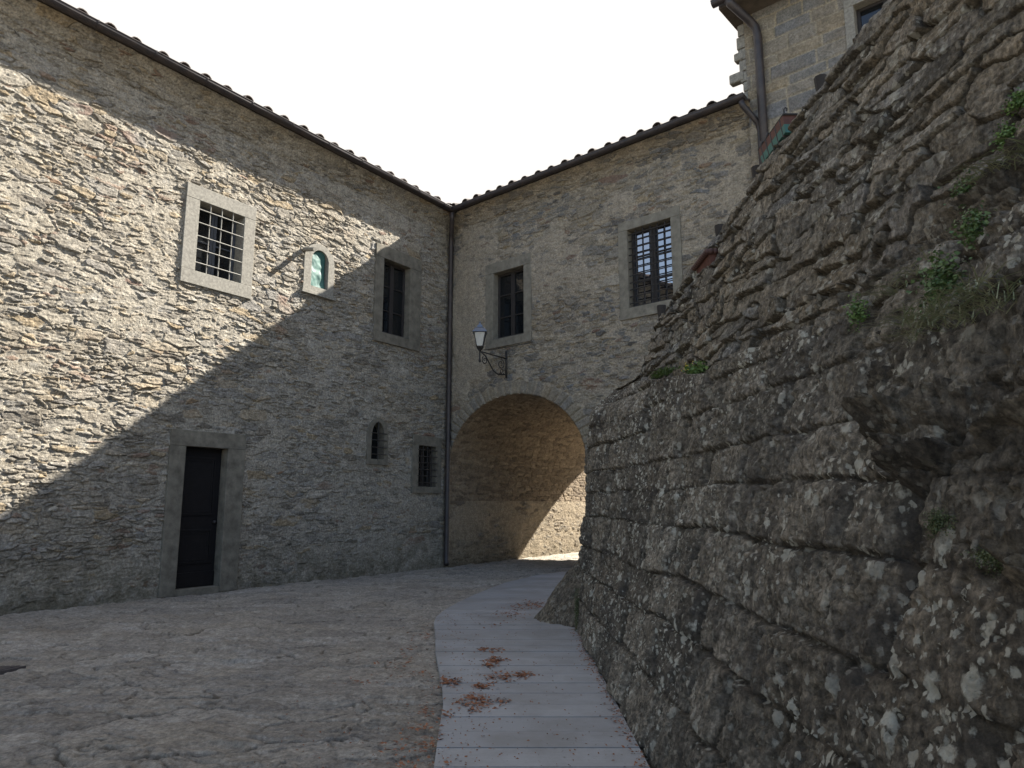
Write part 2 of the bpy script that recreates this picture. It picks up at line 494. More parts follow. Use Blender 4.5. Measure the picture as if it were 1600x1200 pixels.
ys = [1.2]
while ys[-1] < 34: ys.append(ys[-1] + np.clip(ys[-1] * .0022, .009, .07))
ys = np.array(ys)
xs = np.concatenate([np.linspace(-11, -7, 90, endpoint=False), np.linspace(-7, 1.6, 520, endpoint=False), np.linspace(1.6, 12, 150)])
X, Y = np.meshgrid(xs, ys, indexing='ij')
wx = X + .35 * (fbm(X * .8, Y * .8, 301, 3) - .5) + .06 * (fbm(X * 6, Y * 6, 302, 3) - .5)
wy = Y + .35 * (fbm(X * .8 + 9, Y * .8, 303, 3) - .5) + .06 * (fbm(X * 6, Y * 6 + 4, 304, 3) - .5)
e1, i1, lx1, ly1 = rubble(wx, wy, .62, .36, 310, .85, 2.4)
flat = fbm(X * .6, Y * .8, 330, 4)
edge = sstep(.0, .055, e1 + .05 * (fbm(X * 14, Y * 14, 329, 3) - .5))
joint = (1 - edge) * sstep(.42, .60, fbm(X * 2.1, Y * 2.1, 331, 4) + .25 * (rnd(i1, 4) - .5))
hz = .010 * (rnd(i1, 1) - .5) + .024 * ((rnd(i1, 2) - .5) * lx1 + (rnd(i1, 3) - .5) * ly1)
hz += .034 * (fbm(X * 2.6, Y * 3.4, 340, 5, .55) - .5) + .014 * (fbm(X * 16, Y * 22, 345, 4, .6) - .5)
hz += .012 * facets(wx, wy, .22, .12, 360) + .020 * (fbm(X * 6, Y * 9, 361, 4, .6) - .5)
hz += .05 * (fbm(X * .5, Y * .5, 348, 2) - .5)
hz -= .028 * joint
hz -= .016 * sstep(.55, .62, fbm(wx * 2.2, wy * 5.5, 350, 4)) * sstep(.45, .6, flat)
# cracks left by split slabs
cr = np.abs(fbm(wx * 1.3, wy * 2.8, 355, 3) - .5)
ck = (1 - sstep(0, .010, cr)) * sstep(.46, .56, fbm(X * 1.1, Y * 1.1, 356, 3))
cr2 = np.abs(fbm(wx * 2.4, wy * 6.5, 357, 3) - .5)
ck = np.maximum(ck, (1 - sstep(0, .014, cr2)) * sstep(.5, .6, fbm(X * 2.3, Y * 2.3, 358, 3)))
hz -= .024 * ck
hz -= .03 + .03 * sstep(1.0, .6, np.abs(X - .2)) * (Y < 9)
hz = np.where((X > -1.3) & (Y < 17), np.minimum(hz, -.012), hz)
mort = np.clip(np.maximum(joint * .9, ck * .8), 0, .85)
grid('paving', np.stack([X, Y, hz + .02], -1), M_PAVE, loc=(0, 0, 0), attr=sd(i1, mort), kind='structure')

# ================================================================== LEFT HOUSE
house = thing('stone_house', tuple(LW(7, 0, 0)), 'long rubble stone house on the left, half in sunlight, with a dark panelled door', 'house')
u = np.concatenate([np.linspace(0, 10.9, 1020, endpoint=False), np.linspace(10.9, 17, 80)])
z = np.linspace(-.1, 9.3, 900)
U, V = np.meshgrid(u, z, indexing='ij')
pl = .55 * sstep(.9, .2, V + .5 * (fbm(U * 1.5, V, 77, 3) - .5)) * 1.0
pl += .25 * sstep(7.9, 8.8, V) + 1.0 * (fbm(U * .40, V * .5, 78, 3) - .52)
h, i, mo, red = rubble_height(U, V, 500, .044, fill=.34, plaster=pl)
bp_ = sstep(.55, .68, fbm(U * .8 + 2, V * .9, 79, 3) + .25 * sstep(1.3, .3, np.hypot((U - 8.2) / 1.0, (V - 1.7) / 1.2)))
red = np.maximum(red, bp_ * (rnd(i, 7) > .80) * .5 * (1 - mo))
LH = [(6.02, 7.48, 5.47, 7.35), (1.17, 2.75, 5.3, 7.66), (5.94, 7.41, 0.0, 2.83), (.28, 1.34, 1.80, 3.2)]
NI = (4.0, 4.8, 6.02, 7.05); SWN = (2.12, 2.9, 2.4, 3.5)
keep, uc, vc = holes(U, V, LH)
keep &= ~(((uc - 4.4) ** 2 / .30 ** 2 + np.maximum(vc - 6.72, 0) ** 2 / .30 ** 2 < 1) & (vc > 6.08))
keep &= ~(((uc - 2.5) ** 2 / .26 ** 2 + np.maximum(vc - 3.0, 0) ** 2 / .42 ** 2 < 1) & (vc > 2.48))
grid('wall', WG(LW, U, h - .03, V), M_HOUSE, house, keep=keep, attr=sd(i, mo, red), flip=True)
b = MB(); b.box(LW, -9.5, 17, -9, -.42, -.1, 9.12)
b.build('house_core', M_DARK, house)

def surround(W, outer, inner, depth_in=.30, proud=.035, mat=M_DRESS, parent=None, name='window', sill_extra=0.0, bevel=.008):
    a0, a1, z0, z1 = outer; b0, b1, c0, c1 = inner
    b = MB()
    b.box(W, a0, a1, -depth_in, proud, c1, z1)                 # lintel
    b.box(W, a0 - sill_extra, a1 + sill_extra, -depth_in, proud + .004, z0, c0)   # sill
    b.box(W, a0, b0, -depth_in, proud - .003, c0, c1)
    b.box(W, b1, a1, -depth_in, proud - .003, c0, c1)
    return b.build(name, mat, parent, bevel=bevel)

def casement(W, inner, rows, parent, mat, m=-.20, stile=.055, muntin=.028, gl=M_GLASS, cols=1):
    b0, b1, c0, c1 = inner
    b0 += .004; b1 -= .004; c0 += .004; c1 -= .004
    b = MB(); mid = (b0 + b1) / 2
    for x0, x1 in ((b0, mid - .004), (mid + .004, b1)):
        b.box(W, x0, x0 + stile, m, m + .05, c0, c1); b.box(W, x1 - stile, x1, m, m + .05, c0, c1)
        b.box(W, x0 + stile, x1 - stile, m, m + .048, c0, c0 + stile * 1.4); b.box(W, x0 + stile, x1 - stile, m, m + .048, c1 - stile, c1)
        for r in range(1, rows):
            zz = c0 + (c1 - c0) * r / rows
            b.box(W, x0 + stile, x1 - stile, m + .006, m + .042, zz - muntin / 2, zz + muntin / 2)
        for q in range(1, cols):
            xx = x0 + stile + (x1 - x0 - 2 * stile) * q / cols
            b.box(W, xx - muntin / 2, xx + muntin / 2, m + .009, m + .039, c0 + stile * 1.4, c1 - stile)
    ob = b.build('casement', mat, parent, bevel=.004)
    g = MB(); g.box(W, b0 + .01, b1 - .01, m - .012, m + .014, c0 + .01, c1 - .01)
    g.build('pane', gl, parent)

def grille(W, inner, nv, nh, parent, m=-.06, r=.0125, mat=M_IRON):
    b0, b1, c0, c1 = inner; b = MB()
    for k in range(1, nv + 1):
        x = b0 + (b1 - b0) * k / (nv + 1)
        b.tube([W(x, m, c0 - .03), W(x, m, c1 + .03)], r, 6)
    for k in range(1, nh + 1):
        zz = c0 + (c1 - c0) * (k - .35) / (nh + .3)
        b.tube([W(b0 - .03, m + .02, zz), W(b1 + .03, m + .02, zz)], r, 6)
    return b.build('grille', mat, parent)

w = surround(LW, (6.02, 7.48, 5.47, 7.35), (6.27, 7.21, 5.73, 7.08), parent=house)
casement(LW, (6.27, 7.21, 5.73, 7.08), 2, w, M_CASEG, m=-.28)
grille(LW, (6.27, 7.21, 5.73, 7.08), 3, 5, w, m=.0, r=.010, mat=M_BAR)
w = surround(LW, (1.17, 2.75, 5.29, 7.66), (1.57, 2.48, 5.53, 7.35), parent=house, mat=M_DRESS3)
casement(LW, (1.57, 2.48, 5.53, 7.35), 3, w, M_CASE)
w = surround(LW, (.28, 1.34, 1.80, 3.2), (.48, 1.12, 1.96, 2.96), parent=house, mat=M_DRESS3)
casement(LW, (.48, 1.12, 1.96, 2.96), 2, w, M_CASE)
grille(LW, (.48, 1.12, 1.96, 2.96), 3, 6, w, m=.02)

def arch_outline(cx, hw, z0, zs, rise, n=14, point=0.0):
    pts = [(cx - hw, z0), (cx + hw, z0)]
    for k in range(n + 1):
        t = math.pi * k / n
        pts.append((cx + hw * math.cos(t), zs + rise * math.sin(t) ** (1 + point)))
    return pts
w = MB()
w.ringprism(LW, arch_outline(4.39, .41, 6.0, 6.70, .40), arch_outline(4.375, .225, 6.13, 6.72, .24), -.25, .022)
w = w.build('niche_surround', M_DRESS, house, bevel=.006)
b = MB(); b.box(LW, 3.94, 4.85, -.25, .07, 5.93, 5.998); b.build('niche_sill', M_DRESS, w, bevel=.006)
nx, nz = np.meshgrid(np.linspace(4.13, 4.62, 30), np.linspace(6.11, 6.99, 50), indexing='ij')
mm = -.035 + .014 * np.sin((nx - 4.4) * 9 + (nz - 6.5) * 5) + .02 * (fbm(nx * 6, nz * 5, 9, 3) - .5) * 4 * .5 - .06 * sstep(4.22, 4.13, nx)
grid('green_cloth', WG(LW, nx, mm, nz), plain('green_cloth', (.028, .092, .078), .6, 0, .35, 5, .2, .01, col2=(.042, .12, .10)), w)
b = MB(); b.tube([LW(4.82, .02, 6.86), LW(4.80, .34, 6.80)], [.05, .045], 8)
b.build('spout', M_DRESS, house)
w = MB()
w.ringprism(LW, arch_outline(2.5, .33, 2.42, 3.06, .44), arch_outline(2.5, .20, 2.55, 3.04, .36), -.25, .03)
w = w.build('window', M_DRESS3, house, bevel=.006)
b = MB(); b.prism(LW, arch_outline(2.5, .205, 2.54, 3.04, .365), -.22, -.20); b.build('pane', M_GLASS, w)
b = MB()
b.tube([LW(2.5, .03, 2.52), LW(2.5, .03, 3.42)], .011, 6)
for zz in (2.66, 2.82, 2.98, 3.14): b.tube([LW(2.72, .045, zz), LW(2.24, .045, zz)], .011, 6)
b.build('grille', M_IRON, w)
# door
dr = MB(); DI = (6.30, 7.12, .12, 2.55)
b = MB()
b.box(LW, 5.94, 7.41, -.35, .04, 2.55, 2.83); b.box(LW, 5.94, 6.30, -.35, .037, .0, 2.55); b.box(LW, 7.12, 7.41, -.35, .037, .0, 2.55)
b.box(LW, 6.30, 7.12, -.35, .03, -.05, .10)
door = MB()
door.box(LW, 6.305, 7.115, -.22, -.16, .105, 2.545)
for (x0, x1, z0, z1) in ((6.40, 7.02, 1.34, 2.38), (6.40, 7.02, .50, 1.10)):
    for q, pr in ((.0, .018), (.045, .008)):
        door.ringprism(LW, [(x0 + q, z0 + q), (x1 - q, z0 + q), (x1 - q, z1 - q), (x0 + q, z1 - q)],
                       [(x0 + q + .04, z0 + q + .04), (x1 - q - .04, z0 + q + .04), (x1 - q - .04, z1 - q - .04), (x0 + q + .04, z1 - q - .04)], -.17, -.16 + pr)
door.box(LW, 6.31, 7.11, -.17, -.135, .11, .36)
d = door.build('door', M_DOOR, house, bevel=.004)
b.build('door_frame', M_DRESS3, d, bevel=.008)
k = MB(); k.lathe(LW(6.37, -.14, 1.22), [(.012, -.03), (.03, -.02), (.034, 0), (.03, .02), (.012, .03)], 10)
k.build('handle', M_IRON, d, smooth=True)

# eaves, gutters and roofs
def half_gutter(W, a0, a1, m, zc, r, fall=0.0):
    b = MB(); n = 9; ns = 24; rg = np.random.RandomState(int(a1 * 7))
    jit = rg.uniform(-.006, .006, ns + 1)
    for t, dr_ in ((0, 0), (1, -.006)):
        pass
    vs = []
    for k in range(ns + 1):
        a = a0 + (a1 - a0) * k / ns
        for rr in (r, r - .007):
            for j in range(n):
                an = math.pi + math.pi * j / (n - 1)
                vs.append(W(a, m + rr * math.cos(an), zc + jit[k] + rr * math.sin(an)))
    fs = []; w = 2 * n
    for k in range(ns):
        for j in range(n - 1):
            p = k * w + j; q = p + w
            fs.append((p, p + 1, q + 1, q)); fs.append((p + n, q + n, q + n + 1, p + n + 1))
        p = k * w; fs.append((p, p + w, p + w + n, p + n)); fs.append((p + n - 1, p + 2 * n - 1, p + w + 2 * n - 1, p + w + n - 1))
    fs.append(tuple(range(n))); e = ns * w; fs.append(tuple(e + j for j in range(n)))
    b.add(vs, fs)
    b.tube([W(a0, m + r, zc + .008), W(a1, m + r, zc + .008)], .011, 6)
    return b

def straps(W, a0, a1, step, m, zc, r, parent):
    a = a0
    while a < a1:
        b = MB()
        b.tube([W(a, m + (r + .004) * math.cos(t), zc + (r + .004) * math.sin(t)) for t in np.linspace(math.pi * .95, 2.08 * math.pi, 10)], .011, 4)
        b.build('gutter_strap', M_COPPER, parent); a += step

def tile_roof(W, a0, a1, m_eave, z_eave, m_back, slope, parent, step=.43, seed=1):
    zb = z_eave + slope * (m_eave - m_back)
    b = MB()
    L_ = lambda a, m, dz: W(a, m, z_eave + slope * (m_eave - m) + dz)
    b.add([L_(a0, m_eave, 0), L_(a1, m_eave, 0), L_(a1, m_back, 0), L_(a0, m_back, 0),
           L_(a0, m_eave, .05), L_(a1, m_eave, .05), L_(a1, m_back, .05), L_(a0, m_back, .05)],
          [(0, 1, 2, 3), (7, 6, 5, 4), (0, 4, 5, 1), (1, 5, 6, 2), (2, 6, 7, 3), (3, 7, 4, 0)])
    roof = b.build('roof', M_TILE, parent)
    rg = np.random.RandomState(seed); t = MB(); a = a0 + .1
    while a < a1 - .1:
        aa = a + rg.uniform(-.03, .03); m = m_eave + .07 + rg.uniform(-.03, .03); lift = rg.uniform(-.012, .012)
        row = 0
        while m > m_back and row < 7:
            L = .46; tiltz = .03; n = 7; vs = []
            rr0, rr1 = .105, .085; ja = rg.uniform(-.012, .012)
            for (mm, rr, dz) in ((m, rr0, .118), (m - L, rr1, .105)):
                for q in (rr, rr - .015):
                    for j in range(n):
                        an = math.pi * j / (n - 1)
                        vs.append(L_(aa + ja + q * math.cos(an), mm, dz + lift + q * math.sin(an) * .95))
            fs = []
            for j in range(n - 1):
                fs += [(j, j + 1, 2 * n + j + 1, 2 * n + j), (n + j, 3 * n + j, 3 * n + j + 1, n + j + 1), (j, n + j, n + j + 1, j + 1),
                       (2 * n + j, 2 * n + j + 1, 3 * n + j + 1, 3 * n + j)]
            fs += [(0, 2 * n, 3 * n, n), (n - 1, 2 * n - 1, 4 * n - 1, 3 * n - 1)]
            t.add(vs, fs); m -= L - .07; row += 1
        a += step
    t.build('roof_tiles', M_TILE, roof)
    return roof

tile_roof(LW, -.35, 17, .40, 9.12, -5, .33, house, seed=3)
def cove(W, a0, a1, m1, z0, z1, seed, mat, parent, na):
    U, T = np.meshgrid(np.linspace(a0, a1, na), np.linspace(0, 1, 60), indexing='ij')
    h, i, mo, red = rubble_height(U, T * .62 + 9, seed, .05, fill=.40)
    m = m1 * T ** 1.7 - .025 + .04 * sstep(0, .25, T); zz = z0 + (z1 - z0) * T
    grid('eave', WG(W, U, m + h * .9 - .025, zz - h * .5), mat, parent, attr=sd(i, mo, red), flip=(W is LW))
cove(LW, -.1, 13, .34, 8.66, 9.13, 520, M_HOUSE, house, 1000)
gt = half_gutter(LW, .41, 17, .47, 9.17, .085).build('gutter', M_COPPER, house)
straps(LW, .9, 11.5, .95, .47, 9.17, .085, gt)
pipe = MB()
pc = lambda zz, q=0: CORNER + nL * (.13 + q) + nF * (.13 + q) + UZ * zz
pipe.tube([pc(9.08, .40), pc(8.92, .36), pc(8.62, .06), pc(8.45), pc(3.0), pc(.32), pc(.16, .02), pc(.08, .10)], .062, 12)
dp = pipe.build('drainpipe', M_COPPER, house, smooth=True)
for zz in (8.3, 6.4, 4.4, 3.0, 1.2):
    b = MB(); b.lathe(pc(zz), [(.062, -.03), (.072, -.03), (.072, .03), (.062, .03)], 12)
    b.build('pipe_collar', M_COPPER, dp)

# ================================================================== GATEHOUSE
gate = thing('gatehouse', tuple(FW(4, 0, 0)), 'stone gatehouse across the end of the yard with round archway below two windows', 'gatehouse')
t_ = np.linspace(0, 8.75, 760)
z = np.linspace(-.1, 9.3, 800)
U, V = np.meshgrid(t_, z, indexing='ij')
pl = .55 * sstep(.52, .64, fbm(U * .9 + 3, V * .55, 620, 3) + .30 * sstep(1.6, .4, U) - .12 * sstep(2.5, 4, U))
pl += .35 * sstep(1.0, .3, V)
pl += .7 * sstep(1.15, .85, np.hypot((U - .75) / .62, (V - 6.0) / 1.7) + .7 * (fbm(U * 2.2, V * 1.6, 630, 4) - .5))
h, i, mo, red = rubble_height(U, V, 600, .05, big=(.32, .115), small=(.20, .07), fill=.29, plaster=pl)
red = np.maximum(red, ((rnd(i, 6) > .965) & (mo < .4)) * .5)
# one terracotta-coloured patch beside the arch crown
AC, AH, AS, AR = 2.21, 2.15, 2.45, 1.69
th = np.arctan2((V - AS) / AR, (U - AC) / AH)
rr = np.hypot((U - AC) / AH, (V - AS) / AR)
ring = (V > AS - .1) & (rr > .98) & (rr < 1.19 + .03 * np.sin(th * 31))
na = 30
fa = th / math.pi * na; ia_ = np.floor(fa); da = np.minimum(fa - ia_, 1 - (fa - ia_))
er = np.minimum(da * .24, np.minimum(rr - .985, 1.2 - rr) * 1.9)
hr = .040 * sstep(.012, .05, er) + .010 * (hsh(ia_, ia_ * 0, 5) - .5) + .012 * (fbm(U * 20, V * 20, 640, 3) - .5) + .012
scar = (np.abs(V - 5.08 - .07 * np.sin((U - 2.4) * 1.1) - .05 * (fbm(U * 5, V * 0, 641, 3) - .5)) < .022) & (U > 2.4) & (U < 5.2)
h = np.where(scar, h + .012, h); mo = np.where(scar, 1.0, mo)
h = np.where(ring, hr, h); mo = np.where(ring, 1 - sstep(.012, .032, er), mo)
i = np.where(ring, .22 + .26 * hsh(ia_, ia_ * 0, 6), i); red = np.where(ring, 0, red)
patch = sstep(.2, .14, np.hypot((U - 4.55) * .55, V - 4.12 + .12 * (U - 4.55)) + .1 * (fbm(U * 6, V * 6, 650, 3) - .5))
red = np.maximum(red, patch * .6 * (rr > 1.2))
W3o, W3i = (1.33, 2.84, 5.35, 7.55), (1.60, 2.60, 5.57, 7.28)
W4o, W4i = (5.32, 6.82, 5.41, 7.59), (5.55, 6.60, 5.65, 7.39)
keep, uc, vc = holes(U, V, [W3o, W4o])
keep &= ~((((uc - AC) / AH) ** 2 + (np.maximum(vc - AS, 0) / AR) ** 2 < 1) & (vc < AS + AR))
grid('wall', WG(FW, U, h - .022, V), M_GATE, gate, keep=keep, attr=sd(i, mo, red))
# barrel passage: left wall, vault, right wall swept along the left wall's direction
DEP = 8.0
prof = [(AC - AH, zz, 0) for zz in np.linspace(-.1, AS, 130, endpoint=False)]
for k in range(261):
    t = math.pi - math.pi * k / 260; prof.append((AC + AH * math.cos(t), AS + AR * math.sin(t), 1))
prof += [(AC + AH, zz, 2) for zz in np.linspace(AS - .02, -.1, 60)]
prof = np.array(prof)
arc = np.concatenate([[0], np.cumsum(np.hypot(np.diff(prof[:, 0]), np.diff(prof[:, 1])))])
wn_ = np.linspace(-.012, DEP, 330)
A2, W2 = np.meshgrid(arc, wn_, indexing='ij')
pt, pz = np.meshgrid(prof[:, 0], wn_, indexing='ij')[0], np.meshgrid(prof[:, 1], wn_, indexing='ij')[0]
isv = sstep(1.60, 1.72, A2 + .15 * (fbm(W2 * 1.3, A2 * .5, 710, 3) - .5))
h1, i1, m1, r1 = rubble_height(W2, A2, 700, .05, fill=.62)
eb, ib, xb, yb = rubble(W2 + .05 * (fbm(W2 * 3, A2 * 3, 720, 3) - .5), A2 + .06 * (fbm(W2 * 1.2, A2 * 4, 721, 3) - .5), .34, .085, 730, .6)
h2 = .03 * sstep(.03, .2, eb) * (.5 + .5 * rnd(ib, 1)) + .012 * (fbm(W2 * 12, A2 * 16, 740, 3) - .5)
m2 = 1 - sstep(.03, .12, eb)
nrm = np.zeros((len(prof), 2))
for k, (a, zz, kd) in enumerate(prof):
    v = np.array([(AC - a) / AH ** 2, (AS - zz) / AR ** 2]) if kd == 1 else np.array([1.0 if kd == 0 else -1.0, 0])
    nrm[k] = v / (np.linalg.norm(v) + 1e-9)
dirL = -uL
def passage(sel, name, hh, ii, mm, mat):
    P = CORNER + (pt + hh * nrm[:, 0:1])[..., None] * uF + (pz + hh * nrm[:, 1:2])[..., None] * UZ + W2[..., None] * dirL
    kp = np.zeros((len(arc) - 1, len(wn_) - 1), bool); kp[sel] = True
    grid(name, P, mat, gate, keep=kp, attr=sd(ii, mm))
ksp = 88
passage(slice(0, ksp), 'passage_wall', h1 - .02, i1, m1, M_PASS)
passage(slice(ksp, None), 'vault', h2 - .012, ib, m2 * .8, M_VAULT)
b = MB()
b.box(FW, .05, 8.7, -7.4, -.42, 4.9, 9.1)
b.box(FW, 4.75, 8.7, -7.4, -.10, -.1, 4.9)
b.build('gatehouse_core', M_DARK, gate)
w = surround(FW, W3o, W3i, parent=gate, mat=M_DRESS2)
casement(FW, W3i, 3, w, M_CASE)
w = surround(FW, W4o, W4i, parent=gate, mat=M_DRESS2)
casement(FW, W4i, 3, w, M_CASE, gl=M_GLASS2, cols=1)
grille(FW, W4i, 5, 11, w, m=-.05)
tile_roof(FW, .1, 8.45, .40, 9.12, -5, .33, gate, seed=9, step=.40)
cove(FW, .02, 8.5, .34, 8.74, 9.13, 620, M_GATE, gate, 700)
gt = half_gutter(FW, .53, 8.5, .47, 9.17, .085).build('gutter', M_COPPER, gate)
straps(FW, 1.0, 8.4, .95, .47, 9.17, .085, gt)
b = MB(); b.tube([FW(8.42, .47, 9.08), FW(8.44, .44, 8.98), FW(8.58, .14, 8.72), FW(8.6, .10, 8.55), FW(8.6, .10, 3.5)], .055, 10)
b.build('drainpipe', M_COPPER, gate, smooth=True)

# ================================================================== TOWER HOUSE
tower = thing('tall_house', tuple(FW(10, .1, 0)), 'taller house of squared grey and buff blocks rising behind the stair wall', 'house')
t_ = np.concatenate([np.linspace(8.42, 12.8, 260, endpoint=False), np.linspace(12.8, 19, 40)])
z = np.linspace(2.5, 11.05, 430)
U, V = np.meshgrid(t_, z, indexing='ij')
rg = np.random.RandomState(4); rows = [2.0]
while rows[-1] < 12: rows.append(rows[-1] + rg.uniform(.20, .36))
wV = V + .04 * (fbm(U * 1.2, V * 1.5, 801, 3) - .5); wU = U + .04 * (fbm(U * 3, V * 3, 802, 3) - .5)
e, i, lx, ly = coursed(wU, wV, rows, .35, .95, 803, .03)
dome = sstep(.004, .035, e)
h = .028 * dome * (.5 + .5 * rnd(i, 1)) + .016 * (fbm(U * 10, V * 12, 805, 4) - .5)
mo = 1 - sstep(.008, .024, e)
W5o, W5i = (10.25, 11.55, 8.3, 10.42), (10.41, 11.4, 8.5, 10.27)
keep, uc, vc = holes(U, V, [W5o])
TW = lambda a, m, zz: FW(a, m + .12, zz)
grid('wall', WG(TW, U, h - .012, V), M_TOWER, tower, keep=keep, attr=sd(i, mo))
b = MB(); b.box(TW, 8.44, 19, -7, -.3, 0, 11.0); b.box(TW, 8.42, 19, -.3, -.05, 0, 2.55); b.build('house_core', M_DARK, tower)
rg = np.random.RandomState(8); zz = 8.9
while zz < 10.9:
    b = MB(); hh = rg.uniform(.18, .30); b.box(TW, 8.28 - rg.uniform(-.05, .07), 8.425, -.3, .0, zz, zz + hh - .015); zz += hh
    b.build('quoin', M_DRESS, tower, bevel=.02)
for (a, zz, hh, ww) in ((8.06, 9.72, .20, .30), (8.18, 10.16, .17, .2)):
    b = MB(); b.box(TW, a, a + ww, -.15, .02, zz, zz + hh); b.build('toothing_stone', M_DRESS, tower, bevel=.03)
w = surround(TW, W5o, W5i, parent=tower, proud=.03)
casement(TW, W5i, 3, w, M_CASE)
tile_roof(FW, 8.12, 19, .72, 11.14, -5, .33, tower, seed=15)
b = MB(); b.box(FW, 8.16, 19, -.2, .66, 11.02, 11.12); b.build('eave', M_SOFFIT, tower)
half_gutter(FW, 8.1, 19, .80, 11.10, .09).build('gutter', M_COPPER, tower)
b = MB(); b.tube([FW(8.42, .80, 11.02), FW(8.44, .78, 10.95), FW(8.62, .36, 10.74), FW(8.7, .25, 10.6), FW(8.72, .23, 10.4), FW(8.72, .23, 5.0)], .08, 12)
b.build('drainpipe', M_COPPER, tower, smooth=True)

# ================================================================== RETAINING WALL (lower, big blocks)
YB = [1.0, 2, 3.5, 5, 7.5, 9]; BB = [.38, .38, .37, .34, .20, .08]
def xA(y, zz): return .80 + np.interp(y, YB, BB) * np.maximum(zz, 0)
ysg = [-1.0]
while ysg[-1] < 9.0: ysg.append(ysg[-1] + np.clip(abs(ysg[-1]) * .0023, .0045, .018))
path = [(0.80, y, 1.0, 0.0, float(np.interp(y, YB, BB))) for y in ysg]
for k in range(1, 45):
    t = k / 44 * R(70)
    path.append((.80 + .5 * (1 - math.cos(t)), ysg[-1] + .5 * math.sin(t), math.cos(t), -math.sin(t), .08))
lx0 = path[-1]
for k in range(1, 60):
    d_ = k * .04; path.append((lx0[0] + math.sin(R(70)) * d_, lx0[1] + math.cos(R(70)) * d_, lx0[2], lx0[3], .08))
path = np.array(path)
sl = np.concatenate([[0], np.cumsum(np.hypot(np.diff(path[:, 0]), np.diff(path[:, 1])))])
ztop = np.interp(path[:, 1], [-1, 5.8, 7, 8, 9, 9.5], [2.6, 2.60, 2.74, 2.90, 3.0, 3.0])
nz_ = 440; ncap = 26
q = np.concatenate([np.linspace(-.02, 1, nz_), np.ones(ncap)])
cap = np.concatenate([np.zeros(nz_), np.linspace(.02, 1.0, ncap)])
Sg, Q = np.meshgrid(sl, q, indexing='ij'); CP = np.meshgrid(sl, cap, indexing='ij')[1]
ZT = ztop[:, None] + .10 * (fbm(Sg * 1.6, Sg * 0 + 3, 901, 3) - .5)
Z = Q * ZT
Vw = Z + .10 * (fbm(Sg * .7, Z * .8, 902, 3) - .5) + .03 * (fbm(Sg * 4, Z * 5, 903, 3) - .5)
Uw = Sg + .10 * (fbm(Sg * 1.6, Z * 1.3, 904, 3) - .5) + .03 * (fbm(Sg * 6, Z * 6, 905, 3) - .5)
rowsA = [-.3, .05, .40, .74, 1.03, 1.38, 1.66, 1.92, 2.25, 2.50, 2.78, 3.3]
e, i, lx, ly = coursed(Uw, Vw, rowsA, .36, .95, 910, .03)
eu = coursed.eu + .02 * (fbm(Sg * 12, Z * 12, 914, 4, .6) - .5)
e = e + .028 * (fbm(Sg * 12, Z * 12, 915, 4, .6) - .5)
jw = fbm(Sg * 1.3, Z * 1.9, 916, 3)
dome = sstep(.0, .022, e) * .85 + .15 * sstep(.0, .07, e)
h = dome * .034 * (.25 + .9 * sstep(.35, .62, jw)) - .055 * (1 - sstep(.012, .075, eu)) + .034 * (rnd(i, 1) - .5) + .030 * dome * ((rnd(i, 2) - .5) * 1.6 * lx + (rnd(i, 3) - .5) * .7 * ly)
h += .012 * facets(Uw, Vw, .16, .14, 921) + .010 * facets(Uw, Vw, .05, .05, 922)
h += .026 * (fbm(Sg * 2.2, Z * 2.6, 917, 5, .6) - .5) + .026 * (fbm(Sg * 13, Z * 12, 918, 4, .6) - .5)
pit = fbm(Sg * 9, Z * 9, 919, 3)
h -= .022 * sstep(.64, .70, pit)
h -= .010 * sstep(.60, .66, fbm(Sg * 26, Z * 30, 923, 3))
rg_ = np.abs(fbm(Sg * 7, Z * 6, 924, 4, .6) - .5)
h -= .012 * (1 - sstep(0, .03, rg_)) * sstep(.45, .55, fbm(Sg * 2, Z * 2, 925, 3))
h += .016 * (fbm(Sg * 34, Z * 34, 926, 3, .6) - .5)
h = h * (1 - .0 * CP)
mo = np.maximum((1 - sstep(.004, .026, e)) * .8, (1 - sstep(.010, .045, eu)) * .9)
inx = path[:, 2][:, None]; iny = path[:, 3][:, None]
rnd_top = .22 * sstep(.86, 1.0, Q) ** 2 * sstep(6.5, 8.8, path[:, 1])[:, None] * 1.2
bat = path[:, 4][:, None] * np.maximum(Z, 0) + rnd_top + CP * .75
PX = path[:, 0][:, None] + inx * bat - inx * h * (1 - CP)
PY = path[:, 1][:, None] + iny * bat - iny * h * (1 - CP)
PZ = Z + .25 * h * (1 - CP) + CP * (.06 + .10 * (fbm(Sg * 3, CP * 3, 920, 3) - .5))
ret = grid('retaining_wall', np.stack([PX, PY, PZ], -1), M_RET, loc=(.8, 4, 0), attr=sd(i, mo))
tag(ret, 'dark battered wall of big weathered blocks spotted with white lichen beside the boardwalk', 'retaining wall')

# ================================================================== STAIR WALL (upper, rubble)
aB = R(-8); dB = -np.array([math.sin(aB), math.cos(aB), 0]); upB = np.array([math.cos(aB) * .3, -math.sin(aB) * .3, 1.0])
nB = np.array([-math.cos(aB), math.sin(aB), .3]); nB /= np.linalg.norm(nB)
pB = np.array([1.6, 8.16, 3.0])
TS = [-.32, -.22, .52, 1.07, 1.87, 2.43, 2.74, 3.08, 3.56, 4.5, 9]; TV = [3.40, 3.72, 4.03, 4.29, 4.60, 4.83, 4.95, 5.02, 5.20, 5.5, 6.4]
sB = np.concatenate([np.linspace(-.34, 6.2, 900), np.linspace(6.22, 9, 60)])
qB = np.concatenate([np.linspace(0, 1, 460), np.ones(16)]); cB = np.concatenate([np.zeros(460), np.linspace(.03, 1, 16)])
Sg, Q = np.meshgrid(sB, qB, indexing='ij'); CP = np.meshgrid(sB, cB, indexing='ij')[1]
